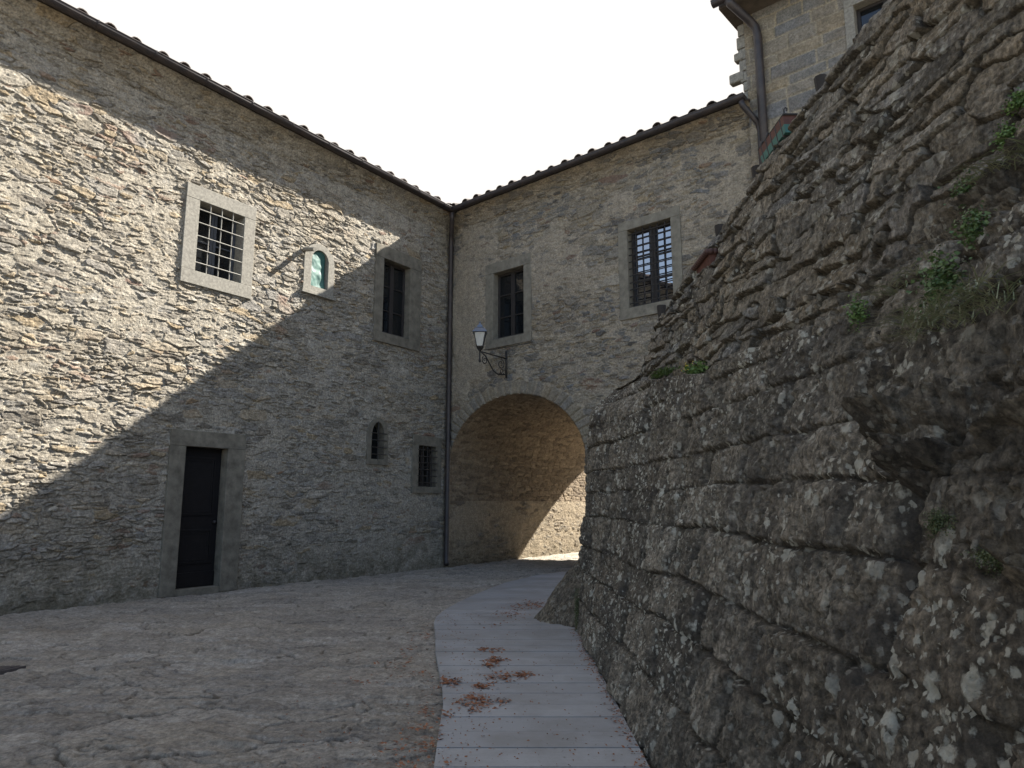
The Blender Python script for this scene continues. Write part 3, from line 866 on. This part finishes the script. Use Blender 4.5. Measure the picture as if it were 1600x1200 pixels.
zt = np.interp(sB, TS, TV)[:, None] + .08 * (fbm(Sg * 3.2, Sg * 0, 951, 4) - .5)
Z = 2.2 + Q * (zt - 2.2)
Uw = Sg + .18 * (fbm(Sg * 1.3, Z * 1.3, 952, 3) - .5) + .025 * (fbm(Sg * 6, Z * 6, 953, 3) - .5)
Vw = Z + .20 * (fbm(Sg * 1.2 + 4, Z * 1.2, 954, 3) - .5) + .05 * (fbm(Sg * 6, Z * 8, 955, 3) - .5) * .6
ea, ia, xa, ya = rubble(Uw, Vw, .42, .17, 960, .8, 3.5)
eb, ib, xb, yb = rubble(Uw + 2, Vw + 2, .30, .10, 965, .8, 3.5)
k = fbm(Sg * .9, Z * 1.2, 970, 3); uA = k > .46
e = np.where(uA, ea, eb); i = np.where(uA, ia, ib); lx = np.where(uA, xa, xb); ly = np.where(uA, ya, yb)
e = np.minimum(e, np.abs(k - .46) * 8)
dome = sstep(.01, .085, e + .08 * (fbm(Sg * 12, Z * 16, 971, 4, .6) - .5))
h = .085 * dome * (.5 + .5 * rnd(i, 1)) + .09 * dome * ((rnd(i, 2) - .5) * lx + (rnd(i, 3) - .65) * ly)
h += .014 * facets(Uw, Vw, .15, .075, 976) + .008 * facets(Uw, Vw, .06, .035, 977)
h += .036 * (fbm(Sg * 6, Z * 9, 972, 5, .62) - .5) + .04 * (fbm(Sg * 1.2, Z * 1.2, 973, 2) - .5) + .026 * (fbm(Sg * 22, Z * 26, 974, 4, .62) - .5)
mo = (1 - sstep(.02, .15, e)) * .9
P = pB + Sg[..., None] * dB + (Z - 3.0)[..., None] * upB + (h - .04)[..., None] * nB * (1 - CP)[..., None] + CP[..., None] * np.array([.5, .05, -.12])
stair = grid('stair_wall', P, M_STAIR, loc=(2, 6, 2.4), attr=sd(i, mo), flip=True)
tag(stair, 'sloping rubble wall climbing to the right above the big-block wall, its edge against the gatehouse', 'stair wall')

# ================================================================== ROCK OUTCROP
yc = np.linspace(.9, 5.0, 760); zc = np.linspace(.95, 3.75, 600)
Yc, Zc = np.meshgrid(yc, zc, indexing='ij')
xb_ = pB[0] + (8.16 - Yc) * math.tan(R(8)) + .3 * (Zc - 3.0)
xa_ = .80 + np.interp(Yc, YB, BB) * Zc
tt = sstep(1.5, 3.1, Zc)
xr = xa_ * (1 - tt) + np.maximum(xb_, xa_) * tt
yb_ = np.interp(Zc, [.95, 1.35, 1.43, 1.52, 1.79, 2.3, 2.6, 2.75, 2.9, 3.05, 3.2, 3.45], [1.0, 1.85, 2.15, 2.5, 3.0, 3.55, 3.95, 3.9, 3.5, 3.15, 2.8, 2.2])
inside = sstep(-.25, .25, yb_ - Yc + .5 * (fbm(Yc * 2.2, Zc * 2.2, 981, 4) - .5))
w_ = Zc - .25 * (4 - Yc) + .34 * (fbm(Yc * .8, Zc * 1.0, 982, 3) - .5) + .10 * (fbm(Yc * 3.5, Zc * 5, 983, 3) - .5)
bed = w_ / .23
bi = np.floor(bed); fr = bed - bi
seg = np.floor(Yc * 1.3 + 4 * hsh(bi, bi * 0, 3) + .5 * fbm(Yc * 3, Zc * 3, 989, 3))
am = .5 + .9 * hsh(bi, seg, 2)
saw = fr ** 1.3 * sstep(1.0, .94, fr) * am
es_, is_, xs_, ys_ = rubble(Yc + .12 * (fbm(Yc * 3, Zc * 3, 994, 3) - .5), w_ + .05 * (fbm(Yc * 6, Zc * 8, 995, 3) - .5), .34, .15, 996, .95, 3)
ds_ = sstep(.0, .12, es_ + .1 * (fbm(Yc * 14, Zc * 18, 997, 3) - .5))
h = .13 * saw + .04 * ds_ * (.4 + rnd(is_, 1)) + .05 * ds_ * ((rnd(is_, 2) - .5) * xs_ + (rnd(is_, 3) - .6) * ys_) + .10 * (fbm(Yc * 1.5, Zc * 2.2, 984, 4) - .5) + .07 * (fbm(Yc * 4, w_ * 12, 985, 5, .6) - .5) + .03 * (fbm(Yc * 20, Zc * 26, 986, 3) - .5)
bed2 = (w_ + .04 * (fbm(Yc * 2.5, Zc * 4, 993, 3) - .5)) / .082 + 3 * hsh(seg, seg * 0, 4)
b2 = np.floor(bed2); f2_ = bed2 - b2
h += .080 * (f2_ ** 1.4 * sstep(1.0, .9, f2_)) * (.3 + .9 * hsh(b2, np.floor(Yc * 2.3 + 5 * hsh(b2, b2 * 0, 6)), 7))
h += .03 * facets(Yc + .1 * fbm(Yc * 3, Zc * 3, 990, 2), w_, .24, .11, 991) + .012 * facets(Yc, w_, .09, .05, 992)
cv = np.exp(-(((Yc - 2.0) / .50) ** 2 + ((Zc - 1.56) / .15) ** 2)) * .30
h = h - cv
off = -.42 + .44 * inside + h * inside
nx_, nz2 = -.92, .38
P = np.stack([xr + nx_ * off, Yc - .12 * off, Zc + nz2 * off], -1)
idr = np.clip(.2 + .6 * is_ + .8 * (fbm(Yc * 2, Zc * 5, 987, 4) - .5) + .7 * (hsh(bi, seg, 9) - .5) + .4 * (hsh(b2, np.floor(Yc * 2.3), 8) - .5), 0, 1)
rock = grid('rock_outcrop', P, M_ROCK, loc=(1.8, 3, 1.0), attr=sd(idr, idr * 0))
tag(rock, 'dark jagged bedrock with overhanging ledges between the two rubble walls at right', 'rock')

# boulder at the foot of the wall's far corner
th_, tt_ = np.meshgrid(np.linspace(0, 2 * math.pi, 200), np.linspace(.02, 1.12, 120), indexing='ij')
cx_, cy_ = np.cos(th_) * tt_, np.sin(th_) * tt_
rb = 1 + .30 * (fbm(np.cos(th_) * 1.3 + 5, np.sin(th_) * 1.3 + 5, 61, 3) - .5)
bz_ = .95 * (1 - tt_ ** 1.15) + .16 * (fbm(cx_ * 2.2 + 9, cy_ * 2.2, 62, 4, .6) - .5) + .05 * facets(cx_ * 2, cy_ * 2, .4, .25, 63) * (tt_ > .1) + .05 * (fbm(cx_ * 9, cy_ * 9, 64, 4, .6) - .5)
bp = np.stack([1.04 + .76 * rb * cx_, 9.75 + .72 * rb * cy_, bz_], -1)
bo = grid('boulder', bp, M_ROCK, loc=(1.0, 9.75, 0), attr=sd(.35 + .5 * fbm(cx_ * 3, cy_ * 3, 65, 3), 0 * cx_))
tag(bo, 'grey boulder at the foot of the big-block wall where the boardwalk bends', 'boulder')

# ================================================================== BOARDWALK
LXY = np.array([(0.0, -.28), (4.4, -.45), (5.0, -.485), (5.7, -.52), (6.3, -.585), (6.8, -.66), (7.7, -.79), (8.7, -.90), (9.5, -1.0), (9.95, -1.02), (10.6, -.96), (11.4, -.83), (12.3, -.63), (14.06, -.16), (15.46, .45), (16.7, 1.38), (18.0, 2.9)])
RXY = np.array([(0, .79), (9.2, .80), (9.8, 1.2), (11, 2.2), (13, 2.7), (18, 3.6)])
bw = MB(); yv = .2; vals = []; rg = np.random.RandomState(5)
bme_v, bme_f, tone = [], [], []
while yv < 17.6:
    y0, y1 = yv, yv + .3130
    n = 5; b0 = len(bme_v); dz_ = rg.uniform(-.0015, .0015); tn = rg.uniform(0, 1)
    for (zz) in (.0, .05 + dz_):
        for k in range(n):
            y = y0 + (y1 - y0) * k / (n - 1)
            xl = np.interp(y, LXY[:, 0], LXY[:, 1]); xr_ = max(np.interp(y, RXY[:, 0], RXY[:, 1]), xl + .05)
            bme_v += [(xl, y, zz), (xr_, y, zz)]; tone += [tn, tn]
    for k in range(n - 1):
        a = b0 + 2 * k; t2 = a + 2 * n
        bme_f += [(t2, t2 + 1, t2 + 3, t2 + 2), (a, a + 2, a + 3, a + 1), (a, t2, t2 + 2, a + 2), (a + 1, a + 3, t2 + 3, t2 + 1)]
    a = b0; t2 = b0 + 2 * n; bme_f += [(a, a + 1, t2 + 1, t2)]
    a = b0 + 2 * n - 2; t2 = a + 2 * n; bme_f += [(a, t2, t2 + 1, a + 1)]
    yv += .325
me = bpy.data.meshes.new('boardwalk'); me.from_pydata(bme_v, [], bme_f); me.update()
at = me.attributes.new('sd', 'FLOAT_COLOR', 'POINT')
tn = np.zeros((len(tone), 4), np.float32); tn[:, 0] = tone; tn[:, 3] = 1
at.data.foreach_set('color', tn.reshape(-1))
m, nt, bb = nmat('grey_deck_board')
geo = nt.nodes.new('ShaderNodeNewGeometry'); co = geo.outputs['Position']
mp = N(nt, 'ShaderNodeMapping'); mp.inputs['Scale'].default_value = (2, 60, 1); nt.links.new(co, mp.inputs[0])
at2 = N(nt, 'ShaderNodeAttribute', attribute_name='sd'); sp = nt.nodes.new('ShaderNodeSeparateColor'); nt.links.new(at2.outputs['Color'], sp.inputs[0])
c = mix(nt, sp.outputs[0], (.215, .218, .222), (.262, .264, .266))
gr = noise(nt, mp.outputs[0], 2.2, 4, .6)
c = mix(nt, 1.0, c, ramp(nt, gr, [(.3, .90), (.7, 1.08)]), 'MULTIPLY')
c = mix(nt, ramp(nt, noise(nt, co, 1.6, 5, .7), [(.42, 0), (.68, .75)]), c, (.15, .145, .137))
c = mix(nt, ramp(nt, noise(nt, co, 55, 2, .5), [(.68, 0), (.72, .5)]), c, (.12, .10, .09))
nt.links.new(c, bb.inputs['Base Color']); bb.inputs['Roughness'].default_value = .62
nt.links.new(bump(nt, gr, .25, .003), bb.inputs['Normal'])
bwo = link('boardwalk', me, m, None, (0, 0, 0)); bwo['kind'] = 'structure'

# ================================================================== DRAIN GRATE
gx, gy = -4.66, 7.2
ang = R(35)
def GW(a, m_, zz): return np.array([gx - .02, gy, 0]) + np.array([-math.cos(.05), -math.sin(.05), 0]) * a + np.array([-.35, -.94, 0]) / 1.003 * m_ + UZ * zz
b = MB(); b.box(GW, 0, 1.1, 0, .62, -.03, .012)
for k in range(22): b.box(GW, .03 + k * .048, .055 + k * .048, .03, .59, .0125, .02)
tag(b.build('drain_grate', plain('grate_iron', (.085, .075, .075), .6, .4), loc=(gx, gy, 0)), 'brown iron drain grate set flush in the paving at the left edge', 'drain grate')

# ================================================================== WALL LANTERN
lan = thing('wall_lantern', tuple(FW(2.06, 0, 4.6)), 'black iron lantern on a scrolled bracket over the archway', 'lantern')
def Q2(m_, zz): return FW(2.06, m_, zz)
b = MB()
b.tube([Q2(.05, 4.55), Q2(.05, 5.22)], .022, 8)
b.tube([Q2(.05, 5.02), Q2(.95, 5.06)], .016, 6)
b.tube([Q2(.95 - .0, 5.06), Q2(.78, 4.98), Q2(.62, 4.80), Q2(.50, 4.66), Q2(.36, 4.60), Q2(.22, 4.61), Q2(.07, 4.63)], .016, 6)
def scroll(cm, cz, r0, turns, a0, sgn=1):
    return [Q2(cm + (r0 * (1 - .75 * t)) * math.cos(a0 + sgn * turns * 2 * math.pi * t), cz + (r0 * (1 - .75 * t)) * math.sin(a0 + sgn * turns * 2 * math.pi * t)) for t in np.linspace(0, 1, 26)]
b.tube(scroll(.24, 4.86, .13, 1.4, R(90)), .012, 5)
b.tube(scroll(.80, 4.87, .10, 1.3, R(60), -1), .012, 5)
b.tube(scroll(.20, 4.69, .08, 1.2, R(200)), .011, 5)
b.build('bracket', M_IRON, lan, smooth=True)
LC = Q2(.97, 0)
b = MB()
b.lathe(LC, [(.02, 4.80), (.03, 4.83), (.018, 4.88), (.018, 5.05), (.03, 5.07), (.05, 5.10), (.075, 5.13), (.02, 5.12)], 10)
for k in range(4):
    an = R(45) + k * R(90)
    dv = np.array([math.cos(an), math.sin(an), 0])
    b.tube([LC + dv * .05 + UZ * 5.10, LC + dv * .09 + UZ * 5.16], .01, 5)
    b.tube([LC + dv * .10 + UZ * 5.17, LC + dv * .19 + UZ * 5.50], .011, 5)
for zz, rr_ in ((5.165, .105), (5.50, .19)):
    b.tube([LC + np.array([math.cos(R(45) + k * R(90)), math.sin(R(45) + k * R(90)), 0]) * rr_ + UZ * zz for k in range(5)], .013, 5)
fr_ = b.build('lantern_frame', M_IRON, lan)
b = MB()
b.lathe(LC, [(.235, 5.50), (.23, 5.515), (.15, 5.60), (.09, 5.63), (.085, 5.66), (.06, 5.69), (.03, 5.70), (.025, 5.73), (.035, 5.75), (.005, 5.78)], 4, R(45))
b.build('lantern_roof', plain('lantern_roof_metal', (.12, .13, .15), .28, .8, .2), fr_)
b = MB(); b.lathe(LC, [(.094, 5.175), (.178, 5.49)], 4, R(45))
gm, gnt, gb = nmat('lantern_glass'); gb.inputs['Base Color'].default_value = (.62, .62, .58, 1); gb.inputs['Roughness'].default_value = .25
gb.inputs['Transmission Weight'].default_value = .55
b.build('lantern_glass', gm, fr_)
b = MB(); b.lathe(LC, [(.02, 5.18), (.02, 5.28), (.04, 5.33), (.035, 5.40), (.01, 5.44)], 8)
b.build('bulb', plain('bulb_glass', (.8, .8, .76), .3), fr_, smooth=True)
b = MB()
b.tube([LC + UZ * 5.09, Q2(.55, 5.16), Q2(.08, 5.30)] + [FW(2.06 + q, .05, 5.30 + .012 * q) for q in (.2, .5, .85)], .009, 5)
b.build('cable', M_IRON, lan)

# ================================================================== FLOWER BOX, PLANTER, POSTS
M_RED = plain('terracotta_red', (.075, .03, .022), .7, 0, .45, 12)
M_TEAL = plain('teal_paint', (.035, .105, .088), .6, 0, .35, 12)
fbx = thing('flower_box', (2.55, 6.3, 4.9), 'red and teal flower box in an iron cradle high on the stair wall edge', 'flower box')
AX = lambda a, m_, zz: np.array([2.49 + a, m_, zz])
b = MB()
z0, z1, z2 = 4.90, 4.975, 5.06
def trough(b, z0, z1, i0, i1, y0=6.0, y1=6.65, x0=2.475, x1=2.645):
    vs = []
    for zz, ii in ((z0, i0), (z1, i1)): vs += [(x0 + ii, y0 + ii, zz), (x1 - ii, y0 + ii, zz), (x1 - ii, y1 - ii, zz), (x0 + ii, y1 - ii, zz)]
    b.add(vs, [(0, 3, 2, 1), (4, 5, 6, 7), (0, 1, 5, 4), (1, 2, 6, 5), (2, 3, 7, 6), (3, 0, 4, 7)])
trough(b, z1, z2, .012, 0); b.build('upper_trough', M_RED, fbx)
b = MB(); trough(b, z0, z1 - .001, .025, .0125); b.build('lower_trough', M_TEAL, fbx)
b = MB()
ring_ = [(2.482, 5.992, z2), (2.668, 5.992, z2), (2.668, 6.658, z2), (2.482, 6.658, z2), (2.482, 5.992, z2)]
b.tube(ring_, .011, 5)
for y in np.linspace(6.08, 6.57, 5):
    b.tube([(2.48, y, z2), (2.492, y, z1), (2.505, y, z0 - .01), (2.66, y, z0 - .01)], .012, 5)
for (x, y) in ((2.49, 6.0), (2.66, 6.0), (2.49, 6.45), (2.49, 6.62)):
    b.tube([(x, y, z2), (x, y, z2 + .05), (x + .012, y, z2 + .07), (x + .03, y, z2 + .06), (x + .025, y, z2 + .04)], .008, 5)
b.build('iron_cradle', M_IRON, fbx)
pln = thing('planter', (1.99, 7.2, 4.0), 'small terracotta planter with a beaded rim beside the barred gatehouse window', 'planter')
b = MB(); trough(b, 3.92, 4.06, .03, 0, 6.9, 7.5, 2.0, 2.15); b.build('trough', M_RED, pln)
b = MB()
for y in np.linspace(6.9, 7.5, 13): b.lathe((1.985, y, 4.075), [(.004, -.034), (.03, -.02), (.035, 0), (.03, .02), (.004, .034)], 7)
for x in np.linspace(2.02, 2.15, 4): b.lathe((x, 6.885, 4.075), [(.004, -.034), (.03, -.02), (.035, 0), (.03, .02), (.004, .034)], 7)
b.build('beaded_rim', plain('dark_terracotta', (.05, .022, .017), .7), pln, smooth=True)
M_POST = plain('weathered_post', (.022, .018, .015), .9, 0, .3, 20)
PP = [((1.83, 8.42, 3.94), 'dark wooden post stub in front of the barred window sill, lowest on the stair wall'),
      ((2.31, 7.5, 4.60), 'dark wooden post stub just above the small terracotta planter'),
      ((2.51, 6.81, 4.95), 'dark wooden post stub at the foot of the grey downpipe on the stair wall'),
      ((2.76, 5.81, 5.31), 'dark wooden post stub above the red and teal flower box')]
for p, lab in PP:
    b = MB(); b.lathe((p[0], p[1], p[2]), [(.042, -.6), (.044, -.15), (.056, -.04), (.058, 0), (.04, .004)], 9)
    o = b.build('post', M_POST, loc=(p[0], p[1], p[2] - .6), smooth=False); tag(o, lab, 'post', 'posts along the stair wall edge')

# ================================================================== PLANTS
def leaf_mat(name, c1, c2):
    m, nt, b = nmat(name)
    geo = nt.nodes.new('ShaderNodeNewGeometry')
    oi = noise(nt, geo.outputs['Position'], 14, 2)
    nt.links.new(mix(nt, ramp(nt, oi, [(.35, 0), (.65, 1)]), c1, c2), b.inputs['Base Color'])
    b.inputs['Roughness'].default_value = .6
    return m
M_GRASS = leaf_mat('grass_blade', (.05, .10, .02), (.09, .15, .03))
M_FERN = leaf_mat('fern_leaf', (.035, .07, .018), (.065, .105, .028))
M_STRAW = leaf_mat('dry_grass', (.21, .205, .125), (.10, .13, .065))
M_MOSS = leaf_mat('moss_leaf', (.03, .045, .012), (.06, .07, .02))
M_YEL = leaf_mat('yellow_petal', (.55, .42, .03), (.6, .5, .05))

def blades(b, rg, c, spread, n, ln, wd, droop, up=.8):
    for _ in range(n):
        p = np.array(c) + rg.uniform(-1, 1, 3) * np.array(spread)
        an = rg.uniform(0, 2 * math.pi); L = ln * rg.uniform(.5, 1.2)
        d = np.array([math.cos(an) * .7 - .25, math.sin(an) * .8, rg.uniform(.4, 1.2) * up]); d /= np.linalg.norm(d)
        s = np.cross(d, [0.3, .2, 1]); s /= np.linalg.norm(s) + 1e-6
        pts = [p + d * L * t + np.array([-.15 * t * t, 0, -droop * t * t]) * L for t in (0, .35, .7, 1)]
        ws = [wd, wd * .9, wd * .6, wd * .1]; vs = []
        for q_, w_ in zip(pts, ws): vs += [q_ - s * w_, q_ + s * w_]
        b.add(vs, [(0, 1, 3, 2), (2, 3, 5, 4), (4, 5, 7, 6)])

def leaves(b, rg, c, spread, n, sz):
    for _ in range(n):
        p = np.array(c) + rg.normal(0, .5, 3) * np.array(spread)
        d = rg.normal(0, 1, 3); d[2] = -abs(d[2]) * .4; d /= np.linalg.norm(d)
        s = np.cross(d, rg.normal(0, 1, 3)); s /= np.linalg.norm(s) + 1e-6
        L = sz * rg.uniform(.6, 1.4)
        b.add([p, p + d * L * .5 + s * L * .35, p + d * L, p + d * L * .5 - s * L * .35], [(0, 1, 2, 3)])

def plant(name, c, label, cat, kind_, n, ln, spread, mat, seed, group=None):
    rg = np.random.RandomState(seed); b = MB()
    if kind_ == 'blade': blades(b, rg, c, spread, n, ln, .0020 if ln > .1 else .004, .55)
    else: leaves(b, rg, c, spread, n, ln)
    o = b.build(name, mat, loc=tuple(c), recalc=False)
    return tag(o, label, cat, group)

def rock_pt(px, py, out=.05):
    """nearest point along a fixed direction on rock, stair wall or block wall"""
    dg = bpy.context.evaluated_depsgraph_get()
    dx = (px - 800) / 1110; dy = (600 - py) / 1110; P_ = math.atan(187 / 1110)
    d = Vector((dx, math.cos(P_) - dy * math.sin(P_), dy * math.cos(P_) + math.sin(P_))).normalized()
    best = None
    for o in (rock, stair, ret):
        ok, loc, nn, _ = o.ray_cast(o.matrix_world.inverted() @ Vector((0, 0, CAM_H)), d)
        if ok:
            w_ = o.matrix_world @ loc; t = (w_ - Vector((0, 0, CAM_H))).length
            if best is None or t < best[0]: best = (t, w_)
    if best is None: return np.array((1.8, 4, 2.6))
    return np.array(best[1] - d * out)
bpy.context.view_layer.update()
plant('grass_tuft', rock_pt(1045, 584), 'short bright green grass tuft on the ledge beside the cap stone', 'grass', 'blade', 420, .10, (.14, .30, .01), M_GRASS, 1)
g = plant('flowering_weed', rock_pt(1092, 578), 'low green weed with tiny yellow flowers on the wall ledge', 'weed', 'leaf', 420, .035, (.10, .28, .04), M_GRASS, 2)
rg = np.random.RandomState(3); b = MB(); c0 = rock_pt(1078, 576); leaves(b, rg, c0 + np.array([0, 0, .03]), (.08, .16, .03), 40, .018)
b.build('flower', M_YEL, g, recalc=False)
plant('fern', rock_pt(1472, 445), 'green leafy fern clump hanging from a rock crevice above the straw', 'fern', 'leaf', 900, .019, (.05, .10, .12), M_FERN, 4)
plant('dry_grass', rock_pt(1500, 492), 'sprawling tuft of pale straw grass drooping over the rock ledge', 'grass', 'blade', 420, .22, (.08, .30, .06), M_STRAW, 5)
plant('weed', rock_pt(1340, 486), 'pale green weed clump at the left end of the rock overhang', 'weed', 'leaf', 450, .014, (.03, .08, .07), M_GRASS, 6)
plant('weed', rock_pt(1512, 300), 'leafy weed sprouting halfway up the rock beside the rubble wall', 'weed', 'leaf', 600, .016, (.05, .10, .09), M_FERN, 7)
plant('weed', rock_pt(1520, 352), 'brownish green weed just below another on the rock face', 'weed', 'leaf', 480, .015, (.04, .07, .07), M_FERN, 8)
plant('weed', rock_pt(1572, 212), 'small bright green weed at the upper right rock edge', 'weed', 'leaf', 380, .015, (.04, .06, .05), M_GRASS, 9)
plant('weed', rock_pt(1592, 158), 'green weed cut by the right frame edge, topmost on the rock', 'weed', 'leaf', 380, .015, (.04, .06, .05), M_GRASS, 10)
plant('dry_grass', rock_pt(1575, 262), 'thin strand of pale grass along a ledge on the right rock', 'grass', 'blade', 120, .2, (.06, .18, .03), M_STRAW, 11)
plant('dry_grass', rock_pt(1420, 440), 'sparse pale grass blades trailing along the middle ledge', 'grass', 'blade', 60, .18, (.05, .2, .03), M_STRAW, 12)
plant('moss', rock_pt(1470, 820, .01), 'dark green moss cushion in the shaded hollow of the rock', 'moss', 'leaf', 2200, .006, (.02, .06, .04), M_MOSS, 13)
plant('moss', rock_pt(1545, 875, .01), 'dark moss under the lowest rock overhang at right', 'moss', 'leaf', 1800, .006, (.02, .07, .03), M_MOSS, 14)
plant('moss', rock_pt(902, 958, .01), 'green moss strip between the boulder and the block wall', 'moss', 'leaf', 1500, .014, (.03, .10, .26), M_MOSS, 15)

# ================================================================== FALLEN BLOSSOMS
rg = np.random.RandomState(21); b = MB()
def bit(x, y, zz, s):
    an = rg.uniform(0, 6.28); L = s * rg.uniform(.6, 1.6); w_ = s * rg.uniform(.15, .3)
    d = np.array([math.cos(an), math.sin(an), rg.uniform(-.1, .25)]); n_ = np.array([-math.sin(an), math.cos(an), rg.uniform(-.4, .4)])
    p = np.array([x, y, zz + rg.uniform(.002, .012)])
    b.add([p - d * L / 2, p + n_ * w_ - UZ * .001, p + d * L / 2, p - n_ * w_ + UZ * .004], [(0, 1, 2, 3)])
CL = [(745, 1096, .16, 150), (782, 1060, .15, 90), (818, 1055, .09, 80), (774, 1032, .09, 110), (765, 1040, .08, 40), (700, 1066, .10, 110), (750, 1073, .06, 70), (757, 1015, .06, 40), (775, 1017, .08, 30),
      (820, 948, .34, 150), (835, 944, .22, 90), (798, 961, .2, 80), (770, 975, .2, 25), (655, 1045, .14, 22), (660, 1126, .12, 26), (673, 1152, .10, 34), (620, 1160, .14, 26), (668, 1100, .12, 22), (650, 1180, .14, 24),
      (660, 990, .2, 30), (625, 1030, .2, 30), (690, 1120, .1, 20), (786, 1097, .05, 22), (740, 1110, .05, 20), (560, 1055, .15, 20), (640, 1010, .2, 26)]
for px, py, s, n in CL:
    dx = (px - 800) / 1110; dy = (600 - py) / 1110; P_ = math.atan(187 / 1110)
    rx, ry, rz = dx, math.cos(P_) - dy * math.sin(P_), dy * math.cos(P_) + math.sin(P_)
    k = (.05 - CAM_H) / rz
    for _ in range(n):
        x, y = rx * k + rg.normal(0, s * .55), ry * k + rg.normal(0, s * .75)
        on = x > np.interp(y, LXY[:, 0], LXY[:, 1])
        bit(x, y, .05 if on else .004, .036)
for _ in range(1100):
    y = 4.2 + 6 * rg.uniform() ** 1.5; xl = np.interp(y, LXY[:, 0], LXY[:, 1])
    x = rg.uniform(xl - 1.2, .8); x = x if rg.uniform() > .4 else rg.normal(xl + .1, .25)
    bit(x, y, .05 if x > xl else .003, .016)
for _ in range(520):
    y = rg.uniform(3.2, 9.0); bit(.79 - abs(rg.normal(0, .05)), y, .05, .022)
o = b.build('fallen_blossoms', plain('rust_catkin', (.19, .075, .034), .8, 0, .45, 30), loc=(0, 0, 0), recalc=False); o['kind'] = 'stuff'
tag(o, 'rust brown fallen catkins scattered over the boardwalk and paving', 'blossoms')
